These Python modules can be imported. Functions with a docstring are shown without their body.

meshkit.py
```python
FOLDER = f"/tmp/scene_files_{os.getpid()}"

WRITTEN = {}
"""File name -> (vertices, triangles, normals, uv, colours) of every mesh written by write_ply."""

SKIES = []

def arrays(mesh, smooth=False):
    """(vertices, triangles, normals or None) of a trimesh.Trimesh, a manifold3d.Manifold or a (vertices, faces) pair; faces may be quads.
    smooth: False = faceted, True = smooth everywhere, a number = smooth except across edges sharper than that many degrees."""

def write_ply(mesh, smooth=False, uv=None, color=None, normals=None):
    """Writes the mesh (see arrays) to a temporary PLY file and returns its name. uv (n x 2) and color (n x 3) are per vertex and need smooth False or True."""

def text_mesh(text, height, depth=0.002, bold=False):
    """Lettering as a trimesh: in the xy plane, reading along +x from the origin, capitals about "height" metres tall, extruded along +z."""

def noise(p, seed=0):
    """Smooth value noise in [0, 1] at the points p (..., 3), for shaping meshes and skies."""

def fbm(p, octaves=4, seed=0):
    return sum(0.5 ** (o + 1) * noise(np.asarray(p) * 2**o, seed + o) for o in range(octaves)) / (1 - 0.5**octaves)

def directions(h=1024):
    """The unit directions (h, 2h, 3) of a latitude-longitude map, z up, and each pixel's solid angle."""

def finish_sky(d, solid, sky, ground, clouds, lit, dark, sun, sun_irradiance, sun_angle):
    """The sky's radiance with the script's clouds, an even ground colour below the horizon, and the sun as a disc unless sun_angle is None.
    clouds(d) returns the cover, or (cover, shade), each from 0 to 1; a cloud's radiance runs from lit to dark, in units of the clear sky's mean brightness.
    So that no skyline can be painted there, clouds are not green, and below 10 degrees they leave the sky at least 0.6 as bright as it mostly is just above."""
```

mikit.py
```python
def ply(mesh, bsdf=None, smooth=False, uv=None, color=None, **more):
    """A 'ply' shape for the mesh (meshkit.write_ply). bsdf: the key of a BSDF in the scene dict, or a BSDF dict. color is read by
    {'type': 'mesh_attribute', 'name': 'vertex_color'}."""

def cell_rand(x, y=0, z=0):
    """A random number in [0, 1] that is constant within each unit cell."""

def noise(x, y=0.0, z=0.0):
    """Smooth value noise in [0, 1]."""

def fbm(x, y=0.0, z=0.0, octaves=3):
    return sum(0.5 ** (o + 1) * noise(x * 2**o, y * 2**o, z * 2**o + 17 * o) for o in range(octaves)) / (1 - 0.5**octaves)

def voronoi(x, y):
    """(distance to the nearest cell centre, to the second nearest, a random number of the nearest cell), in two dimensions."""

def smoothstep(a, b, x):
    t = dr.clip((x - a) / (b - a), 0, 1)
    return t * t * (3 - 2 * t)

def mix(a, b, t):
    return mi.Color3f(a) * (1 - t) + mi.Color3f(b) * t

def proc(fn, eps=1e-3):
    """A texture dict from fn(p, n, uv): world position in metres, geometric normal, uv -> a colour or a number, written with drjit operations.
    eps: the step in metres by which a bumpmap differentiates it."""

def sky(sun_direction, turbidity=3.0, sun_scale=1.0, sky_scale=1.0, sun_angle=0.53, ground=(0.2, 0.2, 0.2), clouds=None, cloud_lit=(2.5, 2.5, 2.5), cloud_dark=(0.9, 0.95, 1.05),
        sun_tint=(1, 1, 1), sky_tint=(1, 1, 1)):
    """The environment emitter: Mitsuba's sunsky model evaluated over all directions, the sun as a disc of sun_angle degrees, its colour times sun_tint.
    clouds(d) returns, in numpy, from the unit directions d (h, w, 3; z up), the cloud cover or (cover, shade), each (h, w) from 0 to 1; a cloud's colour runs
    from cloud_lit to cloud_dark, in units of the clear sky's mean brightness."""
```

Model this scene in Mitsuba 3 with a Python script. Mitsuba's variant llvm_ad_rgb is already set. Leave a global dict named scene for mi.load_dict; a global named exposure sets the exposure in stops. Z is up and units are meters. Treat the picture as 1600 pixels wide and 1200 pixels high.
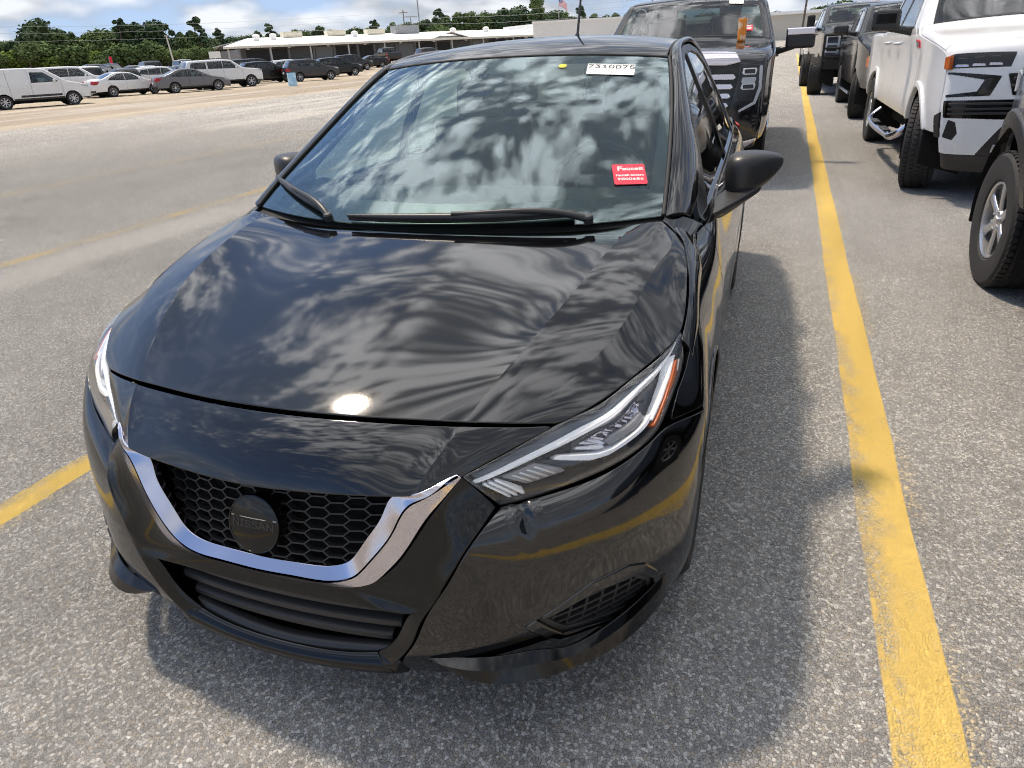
import math, random, numpy as np, trimesh, mitsuba as mi, drjit as dr, mikit, meshkit
import shapely
from shapely.geometry import Polygon, LineString, box as sbox
from shapely.ops import split as ssplit, unary_union
from shapely import affinity
from scipy.interpolate import RectBivariateSpline, CubicSpline, PchipInterpolator
from scipy.spatial import Delaunay

T = mi.ScalarTransform4f
random.seed(7); np.random.seed(7); RNG = np.random.default_rng(7)
scene, labels = {}, {}

# ------------------------------------------------------------------ camera, sky, exposure
CAM = np.array([0.927, -0.875, 1.413])
yaw, pit, rol, FPX = -0.3516, 0.4526, -0.0524, 1065.5
FWD = np.array([math.sin(yaw)*math.cos(pit), math.cos(yaw)*math.cos(pit), -math.sin(pit)])
R0 = np.array([math.cos(yaw), -math.sin(yaw), 0.0]); U0 = np.cross(R0, FWD)
UP = -R0*math.sin(rol) + U0*math.cos(rol)
scene['camera'] = dict(type='perspective', fov=2*math.degrees(math.atan(800/FPX)), fov_axis='x', near_clip=0.05, far_clip=5000.0,
    to_world=T().look_at(origin=CAM.tolist(), target=(CAM+FWD).tolist(), up=UP.tolist()))
SUN = np.array([-0.44, 0.19, 1.0]); SUN /= np.linalg.norm(SUN)
exposure = 1.62

def clouds(d):
    x, y, z = d[..., 0], d[..., 1], np.maximum(d[..., 2], 0.0)
    q = np.stack([x/(z+0.12), y/(z+0.12), 0*z], -1)                 # a cloud layer seen in perspective
    w = meshkit.fbm(q*1.4+5.0, 4, 3)-0.5
    qa = q+0.30*np.stack([w, meshkit.fbm(q*1.7+9.0, 3, 8)-0.5, 0*w], -1)
    c30, s30 = math.cos(0.5), math.sin(0.5)
    qr = np.stack([qa[..., 0]*c30+qa[..., 1]*s30, -qa[..., 0]*s30+qa[..., 1]*c30, 0*z], -1)
    big = meshkit.fbm(qa*1.15+np.array([3.1, 8.2, 0]), 4, 11)
    mid = meshkit.fbm(qr*np.array([7.0, 10.5, 1])+2.0, 5, 21)
    rip = meshkit.fbm(qr*np.array([24., 38., 1])+3*w[..., None], 4, 31)
    lane = np.clip((x*0.95+0.22*y+0.66)/0.46, 0, 1)                # clearer air towards the west
    dens = 0.50*big+0.44*mid+0.50*(rip-0.5)+0.42*(lane-0.40)
    cover = np.clip((dens-0.38)/0.34, 0, 1)
    cover = cover*cover*(3-2*cover)*0.97
    veil = 0.02+0.22*meshkit.fbm(q*0.7+20.0, 3, 51)
    near_sun = np.clip((d @ SUN-0.30)/0.70, 0, 1)**1.5            # thin cloud glows round the sun
    tex = np.clip(0.38+2.6*(mid-0.5)+2.6*(rip-0.5)+0.9*(big-0.5), 0, 1)
    shade = np.clip(1.0-near_sun*(0.04+0.90*tex)-0.30*(tex-0.4), 0, 1)
    shade = np.where(cover < veil, shade*0.6+0.25, shade); cover = np.maximum(cover, veil)
    # towards the horizon the layer closes up into soft bands
    az = np.arctan2(y, x); el = np.arcsin(np.clip(z, 0, 1))
    p2 = np.stack([np.cos(az)*5, np.sin(az)*5, el*15], -1)
    hz = meshkit.fbm(p2*1.5+1.0+0.5*(meshkit.fbm(p2*1.1, 3, 45)[..., None]-0.5), 6, 41); hz2 = meshkit.fbm(p2*np.array([3.1, 3.1, 2.6])+4.0, 5, 43)
    low = np.clip((0.34-el)/0.22, 0, 1); low = low*low*(3-2*low)
    lc = np.clip((hz*0.70+hz2*0.30-0.42)/0.16, 0, 1)*0.52+0.44
    ls = np.clip(1.02-0.9*(hz2-0.42)-0.3*(hz-0.5), 0.80, 1)
    return cover*(1-low)+lc*low, shade*(1-low)+ls*low
scene['sky'] = mikit.sky(SUN, turbidity=3.2, sun_angle=4.6, sun_scale=0.85, sky_tint=(1.12, 1.28, 1.50), clouds=clouds, cloud_lit=(6.8, 6.8, 6.9), cloud_dark=(1.15, 1.22, 1.32))

# ------------------------------------------------------------------ helpers
class M:
    """vertices, triangles, normals"""
    def __init__(self, v, f, n): self.v, self.f, self.n = np.asarray(v, float), np.asarray(f, int), np.asarray(n, float)
    def mir(self): return M(self.v*[-1, 1, 1], self.f[:, ::-1], self.n*[-1, 1, 1])
    def tf(self, A):
        A = np.asarray(A, float); B = np.linalg.inv(A[:3, :3]).T
        n = self.n @ B.T; n /= np.maximum(np.linalg.norm(n, axis=1, keepdims=True), 1e-12)
        f = self.f if np.linalg.det(A[:3, :3]) > 0 else self.f[:, ::-1]
        return M(self.v @ A[:3, :3].T + A[:3, 3], f, n)
def cat(ms):
    ms = [tomesh(m) for m in ms if m is not None]
    off = np.cumsum([0]+[len(m.v) for m in ms])
    return M(np.vstack([m.v for m in ms]), np.vstack([m.f+o for m, o in zip(ms, off)]), np.vstack([m.n for m in ms]))
def tomesh(m, smooth=32):
    if isinstance(m, M): return m
    v, f, n = meshkit.arrays(m, smooth or 1)
    return M(v, f, n)
def ref(b): return {'type': 'ref', 'id': b} if isinstance(b, str) else b
def shape(m, bsdf, color=None, smooth=32):
    m = tomesh(m, smooth)
    return {'type': 'ply', 'filename': meshkit.write_ply((m.v, m.f), False, None, color, normals=m.n), 'face_normals': False, 'bsdf': ref(bsdf)}
def fresh(key):
    if key not in scene and key not in labels: return key
    i = 1
    while f'{key}_{i:03d}' in scene or f'{key}_{i:03d}' in labels: i += 1
    return f'{key}_{i:03d}'
def put(name, m, bsdf, parent=None, A=None, label=None, cat_=None, group=None, kind=None, smooth=32):
    key = fresh(f'{parent}__{name}' if parent else name)
    d = dict(m) if isinstance(m, dict) else shape(m, bsdf, smooth=smooth)
    if A is not None: d['to_world'] = T(np.asarray(A, float))
    scene[key] = d
    L = {k: v for k, v in dict(label=label, category=cat_, group=group, kind=kind).items() if v}
    if L: labels[key] = L
    return key
def thing(name, label, cat_, group=None):
    key = fresh(name); labels[key] = {'label': label, 'category': cat_}
    if group: labels[key]['group'] = group
    return key
def pose(x, y, z=0, heading=0.0, s=1.0):
    """local frame: vehicle faces -y (towards the viewer at heading 0); heading turns anticlockwise, radians"""
    c, q = math.cos(heading), math.sin(heading)
    return np.array([[c*s, -q*s, 0, x], [q*s, c*s, 0, y], [0, 0, s, z], [0, 0, 0, 1.0]])

def chord(P, axis):
    d = np.linalg.norm(np.diff(P, axis=axis), axis=2).mean(1-axis)
    t = np.r_[0, np.cumsum(np.maximum(d, 1e-6))]
    return t
class Surf:
    """smooth surface through a net of points P[row][col]; u runs along columns, v along rows; creases at the given column/row numbers"""
    def __init__(self, P, ub=(), vb=(), tu=None, tv=None, inside=(0, 2.2, 0.6), mirror=False, lin=False):
        P = np.asarray(P, float)
        if mirror:
            n = P.shape[1]; P = np.concatenate([P[:, :0:-1]*[-1, 1, 1], P], 1)
            ub = sorted([n-1-b for b in ub]+[n-1+b for b in ub])
            if tu is not None: tu = np.r_[-np.asarray(tu)[:0:-1], tu]
        self.tu = chord(P, 1) if tu is None else np.asarray(tu, float)
        self.tv = chord(P, 0) if tv is None else np.asarray(tv, float)
        if mirror and tu is None: self.tu = self.tu-self.tu[len(self.tu)//2]
        us, vs = [0, *ub, P.shape[1]-1], [0, *vb, P.shape[0]-1]
        self.seg = []
        for a, b in zip(us[:-1], us[1:]):
            for c, d in zip(vs[:-1], vs[1:]):
                ks = dict(kx=1 if lin else min(3, d-c), ky=1 if lin else min(3, b-a))
                self.seg.append(((self.tu[a], self.tv[c], self.tu[b], self.tv[d]),
                    [RectBivariateSpline(self.tv[c:d+1], self.tu[a:b+1], P[c:d+1, a:b+1, k], s=0, **ks) for k in range(3)]))
        self.box = sbox(self.tu[0], self.tv[0], self.tu[-1], self.tv[-1])
        self.sign = 1.0
        u, v = np.meshgrid(np.linspace(self.tu[0], self.tu[-1], 9), np.linspace(self.tv[0], self.tv[-1], 9))
        p, n = self.ev(u.ravel(), v.ravel())
        self.sign = 1.0 if np.sum(np.einsum('ij,ij->i', n, p-np.asarray(inside))) > 0 else -1.0
    def evs(self, k, u, v):
        (a, c, b, d), S = self.seg[k]
        u, v = np.clip(u, a, b), np.clip(v, c, d)
        p = np.stack([s.ev(v, u) for s in S], 1)
        e, g = 1e-4*(b-a), 1e-4*(d-c); u0, u1, v0, v1 = np.clip(u-e, a, b), np.clip(u+e, a, b), np.clip(v-g, c, d), np.clip(v+g, c, d)
        du = np.stack([s.ev(v, u1)-s.ev(v, u0) for s in S], 1)/(u1-u0)[:, None]; dv = np.stack([s.ev(v1, u)-s.ev(v0, u) for s in S], 1)/(v1-v0)[:, None]
        n = np.cross(du, dv); n /= np.maximum(np.linalg.norm(n, axis=1, keepdims=True), 1e-9)
        return p, n*self.sign
    def ev(self, u, v):
        u, v = np.atleast_1d(u).astype(float), np.atleast_1d(v).astype(float)
        p, n = np.zeros((len(u), 3)), np.zeros((len(u), 3)); done = np.zeros(len(u), bool)
        for k, ((a, c, b, d), _) in enumerate(self.seg):
            m = ~done & (u <= b+1e-9) & (v <= d+1e-9)
            if m.any(): p[m], n[m] = self.evs(k, u[m], v[m]); done |= m
        if (~done).any(): p[~done], n[~done] = self.evs(len(self.seg)-1, u[~done], v[~done])
        return p, n
    def trim(self, poly, h):
        """triangulate poly (u, v) piece by piece between creases"""
        out = []
        for k, (b, _) in enumerate(self.seg):
            g = poly.intersection(sbox(*b)) if len(self.seg) > 1 else poly
            for q in getattr(g, 'geoms', [g]):
                if q.geom_type != 'Polygon' or q.area < 1e-7: continue
                uv, f = tri_poly(q, h)
                if not len(f): continue
                p, n = self.evs(k, uv[:, 0], uv[:, 1]); out.append((p, n, f))
        return out
    def piece(self, poly=None, h=0.02, depth=0.02, r=0.003, off=0.0, gap=0.0, cap=True, wall=True):
        """a solid-looking skin piece: the cap follows the surface (raised by off), its rim rounded by r and turned in by depth"""
        poly = self.box if poly is None else poly
        if gap: poly = poly.buffer(-gap, join_style=2)
        out = []
        for P in getattr(poly, 'geoms', [poly]):
            if P.is_empty or P.geom_type != 'Polygon': continue
            inner = P.buffer(-r, join_style=1) if r and wall else P
            if cap:
                for p, n, f in self.trim(inner, h):
                    t = np.cross(p[f[:, 1]]-p[f[:, 0]], p[f[:, 2]]-p[f[:, 0]])
                    fl = np.einsum('ij,ij->i', t, n[f].mean(1)) < 0
                    f = f.copy(); f[fl] = f[fl][:, ::-1]
                    out.append(M(p+n*off, f, n))
            if wall and depth:
                for g in getattr(inner, 'geoms', [inner]):
                    for ring in [g.exterior, *g.interiors]:
                        out.append(self.rim(ring, g, h, depth, r, off))
        return cat(out) if out else None
    def rim(self, ring, g, h, depth, r, off):
        uv = resample(np.array(ring.coords), h*0.5)
        p, n = self.ev(uv[:, 0], uv[:, 1])
        hole = not shapely.geometry.polygon.orient(Polygon(ring), 1).equals(Polygon(g.exterior)) if len(g.interiors) else False
        t = np.roll(p, -1, 0)-np.roll(p, 1, 0)
        o = np.cross(t, n); o /= np.maximum(np.linalg.norm(o, axis=1, keepdims=True), 1e-9)
        # outward test in (u, v)
        e = 1e-4; du = np.roll(uv, -1, 0)-np.roll(uv, 1, 0); nn = np.stack([du[:, 1], -du[:, 0]], 1); nn /= np.maximum(np.linalg.norm(nn, axis=1, keepdims=True), 1e-12)
        q = uv+nn*e; sgn = 1.0 if (~shapely.contains_xy(g, q[:, 0], q[:, 1])).mean() > 0.5 else -1.0
        qa, _ = self.ev(*(uv+nn*sgn*1e-3).T); 
        s2 = np.sign(np.einsum('ij,ij->i', o, qa-p).sum()) or 1.0
        o = o*s2
        p = p+n*off
        rings = [(p, n)]
        if r:
            for a in (30, 60): rings.append((p+o*r*math.sin(math.radians(a))-n*r*(1-math.cos(math.radians(a))), n*math.cos(math.radians(a))+o*math.sin(math.radians(a))))
        rings += [(p+o*r-n*r, o), (p+o*r-n*depth, o)]
        k = len(p); V = np.vstack([a for a, _ in rings]); N = np.vstack([b for _, b in rings])
        i = np.arange(k); j = (i+1) % k; F = []
        for a in range(len(rings)-1):
            F += [np.stack([i+a*k, j+a*k, j+(a+1)*k], 1), np.stack([i+a*k, j+(a+1)*k, i+(a+1)*k], 1)]
        F = np.vstack(F); tt = np.cross(V[F[:, 1]]-V[F[:, 0]], V[F[:, 2]]-V[F[:, 0]])
        fl = np.einsum('ij,ij->i', tt, N[F].mean(1)) < 0; F[fl] = F[fl][:, ::-1]
        return M(V, F, N)
def resample(c, h):
    """closed ring -> points about h apart that keep the corners"""
    c = np.asarray(c, float); c = c[:-1] if np.allclose(c[0], c[-1]) else c
    out = []
    for a, b in zip(c, np.roll(c, -1, 0)):
        k = max(1, int(math.ceil(np.linalg.norm(b-a)/h))); out.append(a+(b-a)*(np.arange(k)/k)[:, None])
    return np.vstack(out)
def tri_poly(P, h):
    rings = [resample(np.array(r.coords), h*0.5) for r in [P.exterior, *P.interiors]]
    x0, y0, x1, y1 = P.bounds
    gx, gy = np.meshgrid(np.arange(x0+h*0.37, x1, h), np.arange(y0+h*0.41, y1, h)); gx = gx+(np.arange(len(gx)) % 2)[:, None]*h*0.5
    g = np.stack([gx.ravel(), gy.ravel()], 1); I = P.buffer(-h*0.3)
    g = g[shapely.contains_xy(I, g[:, 0], g[:, 1])] if not I.is_empty else g[:0]
    uv = np.vstack(rings+[g])
    uv = uv[np.unique(np.round(uv, 7), axis=0, return_index=True)[1]]
    if len(uv) < 3: return uv, np.zeros((0, 3), int)
    try: f = Delaunay(uv, qhull_options='QJ Pp').simplices
    except Exception: return uv, np.zeros((0, 3), int)
    c = uv[f].mean(1); t = uv[f]
    ar = np.abs((t[:, 1, 0]-t[:, 0, 0])*(t[:, 2, 1]-t[:, 0, 1])-(t[:, 2, 0]-t[:, 0, 0])*(t[:, 1, 1]-t[:, 0, 1]))
    return uv, f[shapely.contains_xy(P, c[:, 0], c[:, 1]) & (ar > 1e-10)]
def spl(pts, n, closed=False):
    pts = np.asarray(pts, float)
    if closed: pts = np.vstack([pts, pts[:1]])
    t = np.r_[0, np.cumsum(np.linalg.norm(np.diff(pts, axis=0), axis=1))]
    return CubicSpline(t, pts, bc_type='periodic' if closed else 'not-a-knot' if len(pts) > 3 else 'natural')(np.linspace(0, t[-1], n))
def tube(pts, rad, n=10, smooth_pts=0, caps=True):
    pts = np.asarray(pts, float)
    if smooth_pts: pts = spl(pts, smooth_pts)
    rad = np.broadcast_to(np.asarray(rad, float), (len(pts),)) if np.ndim(rad) == 0 or len(rad) == len(pts) else np.interp(np.linspace(0, 1, len(pts)), np.linspace(0, 1, len(rad)), rad)
    t = np.gradient(pts, axis=0); t /= np.maximum(np.linalg.norm(t, axis=1, keepdims=True), 1e-9)
    a = np.array([0, 0, 1.0]) if abs(t[0, 2]) < 0.9 else np.array([1.0, 0, 0]); V = []; N = []
    x = np.cross(t[0], a); x /= np.linalg.norm(x)
    ang = np.arange(n)*2*np.pi/n
    for p, d, q in zip(pts, t, rad):
        x = x-d*(x@d); x /= np.linalg.norm(x); y = np.cross(d, x)
        o = np.cos(ang)[:, None]*x+np.sin(ang)[:, None]*y
        V.append(p+o*q); N.append(o)
    k = len(pts); V, N = np.vstack(V), np.vstack(N); F = []
    i = np.arange(n); j = (i+1) % n
    for s in range(k-1): F += [np.stack([i+s*n, j+s*n, j+(s+1)*n], 1), np.stack([i+s*n, j+(s+1)*n, i+(s+1)*n], 1)]
    if caps:
        for s, d in ((0, -t[0]), (k-1, t[-1])):
            b = len(V); V = np.vstack([V, V[s*n:(s+1)*n], pts[s:s+1]]); N = np.vstack([N, np.tile(d, (n+1, 1))])
            f = np.stack([i+b, j+b, i*0+b+n], 1); F.append(f if s else f[:, ::-1])
    return M(V, np.vstack(F), N)
def rbox(sx, sy, sz, r=0.01, at=(0, 0, 0), seg=2):
    """box with rounded edges"""
    r = min(r, sx/2.01, sy/2.01, sz/2.01); h = np.array([sx, sy, sz])/2-r
    an = np.radians(np.linspace(0, 45, seg+1)); co = np.r_[-np.ones(seg+1), np.ones(seg+1)]; ta = np.r_[-np.tan(an[::-1]), np.tan(an)]
    V, F, N, m = [], [], [], 2*seg+2
    I, J = np.meshgrid(np.arange(m), np.arange(m), indexing='ij'); I, J = I.ravel(), J.ravel()
    i, j = np.meshgrid(np.arange(m-1), np.arange(m-1), indexing='ij'); k = (i*m+j).ravel()
    f0 = np.vstack([np.stack([k, k+m, k+m+1], 1), np.stack([k, k+m+1, k+1], 1)])
    for ax in range(3):
        for sg in (-1, 1):
            a, c = [(1, 2), (2, 0), (0, 1)][ax]
            q, d = np.zeros((m*m, 3)), np.zeros((m*m, 3))
            q[:, a], q[:, c], q[:, ax] = co[I]*h[a], co[J]*h[c], sg*h[ax]
            d[:, a], d[:, c], d[:, ax] = ta[I], ta[J], sg
            d /= np.linalg.norm(d, axis=1, keepdims=True)
            F.append((f0 if sg > 0 else f0[:, ::-1])+m*m*len(V)); V.append(q+d*r); N.append(d)
    return M(np.vstack(V)+np.asarray(at), np.vstack(F), np.vstack(N))
def lathe(prof, n=32, axis='z'):
    """prof: (r, h) points; creases where it bends sharply"""
    m = trimesh.creation.revolve(np.asarray(prof, float), sections=n)
    if axis == 'x': m.apply_transform(np.array([[0, 0, 1, 0], [1, 0, 0, 0], [0, 1, 0, 0], [0, 0, 0, 1.0]]))
    if axis == 'y': m.apply_transform(np.array([[1, 0, 0, 0], [0, 0, 1, 0], [0, -1, 0, 0], [0, 0, 0, 1.0]]))
    return m
def extr(poly, h):
    gs = getattr(poly, 'geoms', [poly])
    return trimesh.util.concatenate([trimesh.creation.extrude_polygon(g, h, engine='earcut') for g in gs if g.geom_type == 'Polygon' and g.area > 1e-9])
def frame(o, x, y):
    """4x4 with origin o, axes x, y and their normal"""
    x = np.asarray(x, float); x = x/np.linalg.norm(x); y = np.asarray(y, float); y = y-x*(x@y); y /= np.linalg.norm(y)
    A = np.eye(4); A[:3, 0], A[:3, 1], A[:3, 2], A[:3, 3] = x, y, np.cross(x, y), o
    return A
def xf(m, A):
    return tomesh(m).tf(A)
def rrect(w, h, r, cx=0, cy=0):
    return sbox(cx-w/2+r, cy-h/2+r, cx+w/2-r, cy+h/2-r).buffer(r, quad_segs=5)

# ------------------------------------------------------------------ materials
def mat(key, d): scene[key] = {'type': 'twosided', 'bsdf': d} if d['type'] not in ('thindielectric', 'dielectric', 'principledthin', 'twosided') else d; return key
def rgb(*c): return {'type': 'rgb', 'value': list(c)}
def prin(key, c, rough=0.5, **k): return mat(key, dict(type='principled', base_color=rgb(*c) if isinstance(c, tuple) else c, roughness=rough, **k))
def gloss(key, c, alpha=0.02, ior=1.5): return mat(key, dict(type='roughplastic', diffuse_reflectance=rgb(*c) if isinstance(c, tuple) else c, alpha=alpha, int_ior=ior, distribution='ggx', nonlinear=True))
N_, fbm_, vor_, smst_, mix_ = mikit.noise, mikit.fbm, mikit.voronoi, mikit.smoothstep, mikit.mix
gloss('black_paint', (0.007, 0.0075, 0.009), 0.003, 1.72)
gloss('piano_black', (0.006, 0.006, 0.006), 0.006, 1.5)
prin('black_plastic', (0.024, 0.024, 0.025), 0.38)
prin('matte_black', (0.012, 0.012, 0.012), 0.75)
prin('dark_void', (0.004, 0.004, 0.004), 0.95)
gloss('frit_black', (0.008, 0.008, 0.009), 0.05)
prin('rubber', (0.020, 0.020, 0.021), 0.72)
mat('chrome', dict(type='roughconductor', material='Cr', alpha=0.03))
prin('satin_silver', (0.62, 0.63, 0.64), 0.28, metallic=0.9)
prin('alloy', (0.55, 0.56, 0.58), 0.30, metallic=0.85)
prin('dark_alloy', (0.05, 0.05, 0.055), 0.35, metallic=0.6)
mat('window_glass', dict(type='thindielectric', int_ior=1.52, specular_transmittance=rgb(0.50, 0.60, 0.57)))
mat('screen_glass', dict(type='thindielectric', int_ior=1.60, specular_reflectance=rgb(0.80, 0.95, 0.98), specular_transmittance=rgb(0.52, 0.66, 0.64)))
prin('lamp_blue', (0.10, 0.12, 0.15), 0.2)
mat('privacy_glass', dict(type='thindielectric', int_ior=1.52, specular_transmittance=rgb(0.12, 0.13, 0.13)))
mat('clear_lens', dict(type='thindielectric', int_ior=1.45))
prin('lamp_silver', (0.72, 0.74, 0.77), 0.22, metallic=0.3)
prin('lamp_grey', (0.20, 0.20, 0.21), 0.25)
prin('lamp_house', (0.085, 0.085, 0.088), 0.35)
prin('lamp_clear', (0.30, 0.29, 0.29), 0.3)
prin('lamp_dark2', (0.03, 0.03, 0.035), 0.1)
prin('amber', (0.42, 0.10, 0.02), 0.25)
prin('red_lens', (0.35, 0.01, 0.012), 0.2)
prin('lamp_white', (0.88, 0.89, 0.90), 0.2)
prin('interior_dark', (0.012, 0.012, 0.013), 0.8)
prin('seat_cloth', (0.016, 0.016, 0.018), 0.9)
prin('headliner', (0.12, 0.12, 0.12), 0.9)
prin('paper_white', (0.80, 0.80, 0.78), 0.6)
prin('ink', (0.015, 0.015, 0.015), 0.6)
prin('sticker_red', (0.62, 0.02, 0.05), 0.4)
prin('sticker_yellow', (0.80, 0.60, 0.02), 0.4)
# ------------------------------------------------------------------ ground
def rise(x, y):
    d = -x*0.55+y*0.835
    s = np.clip((d-66)/70, 0, 1); return 1.25*s*s*(3-2*s)
def stone_field(p):
    x, y = p.x, p.y
    wx = x+0.004*N_(x*90, y*90, 3); wy = y+0.004*N_(x*90, y*90, 7)
    f1, f2, r = vor_(wx*122, wy*122)
    g1, g2, q = vor_(wx*240+31.7, wy*240+11.3)
    return f1, f2, r, g1, g2, q
def asphalt_color(p):
    x, y = p.x, p.y
    f1, f2, r, g1, g2, q = stone_field(p)
    d = dr.sqrt(dr.square(x-0.9)+dr.square(y+0.9))
    near = 1-smst_(13.0, 36.0, d)
    edge = smst_(0.02, 0.22, f2-f1); edge2 = smst_(0.02, 0.25, g2-g1)
    tone = 0.10+0.34*r*r+0.05*q
    c = mix_((0.235, 0.230, 0.224), (0.54, 0.525, 0.50), smst_(0.15, 1.0, r))
    c = dr.select(r > 0.86, mix_(c, (0.74, 0.72, 0.69), 0.8), c)
    c = dr.select((r > 0.30) & (r < 0.38), mix_(c, (0.46, 0.385, 0.29), 0.6), c)
    c = dr.select((r > 0.50) & (r < 0.58), mix_(c, (0.29, 0.295, 0.305), 0.8), c)
    c2 = mix_((0.14, 0.135, 0.13), (0.48, 0.465, 0.44), q)
    c = mix_(c2, c, 0.72)
    c = c*(0.46+0.54*edge)*(0.75+0.25*edge2)
    mean = mi.Color3f(0.295, 0.285, 0.268)
    patch = fbm_(x*0.55, y*0.22, 4.0, 4)
    stain = fbm_(x*2.3+40, y*1.1, 9.0, 4)
    c = mix_(mean, c, 0.12+0.88*near)
    grain = N_(x*14, y*14, 2.0)*0.5+N_(x*37, y*37, 5.0)*0.5
    grain = grain+0.55*(N_(x*71, y*71, 8.0)-0.5)+0.5*(N_(x*7, y*7, 3.0)-0.5)
    c = c*(1+0.95*(grain-0.5)*(1-0.8*near))
    c = c*(0.88+0.24*patch)*(0.90+0.20*stain)
    # sandy wash over the far part of the lot, the drive aisle, and pale streaks
    sand = smst_(-19.0, -21.8, x+2.2*(fbm_(x*0.3, y*0.2, 7.0, 3)-0.5))
    c = mix_(c, mix_((0.32, 0.265, 0.195), (0.38, 0.325, 0.25), N_(x*1.7, y*0.6, 1.0)), 0.78*sand)
    aisle = smst_(-22.3, -22.9, x+0.5*(N_(y*0.4, x*0.1, 3.0)-0.5))*(1-smst_(-31.0, -32.5, x))
    c = mix_(c, mi.Color3f(0.27, 0.232, 0.192)*(0.9+0.2*N_(x*3, y*0.8, 0)), 0.8*aisle)
    crack = smst_(0.13, 0.03, dr.abs(x+22.6+0.7*(N_(y*0.35, 5.0, 0)-0.5)+0.25*(N_(y*1.9, 2.0, 0)-0.5)))*smst_(0.42, 0.62, N_(y*0.22+2.0, 3.3, 0))
    c = c*(1-0.75*crack)
    streak = smst_(0.56, 0.78, fbm_(x*1.1+3, y*0.12, 12.0, 3))*smst_(-2.6, -4.5, x)
    c = mix_(c, mi.Color3f(0.47, 0.45, 0.42), 0.42*streak)
    chips = smst_(0.83, 0.87, N_(x*0.9+11, y*0.9+4, 2.0))*smst_(0.6, 0.7, N_(x*7, y*3, 8.0))
    c = c*(1-0.10*chips*(x < -3))
    # faded stall lines
    for xc, k in ((-5.06, 0.55), (-8.75, 0.36), (-12.4, 0.22)):
        w = smst_(0.10, 0.05, dr.abs(x-xc-0.012*y+0.03*(N_(y*1.4, xc, 0)-0.5)))*smst_(0.15, 0.6, fbm_(x*9, y*3, xc, 3))
        c = mix_(c, mi.Color3f(0.47, 0.35, 0.15), k*w)
    # oil drips and tyre marks
    oil = smst_(0.66, 0.8, fbm_(x*1.3+9, y*0.9, 31.0, 4))
    c = c*(1-0.08*oil)
    return dr.minimum(c*mi.Color3f(1.18, 1.185, 1.185), 0.85)
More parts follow.
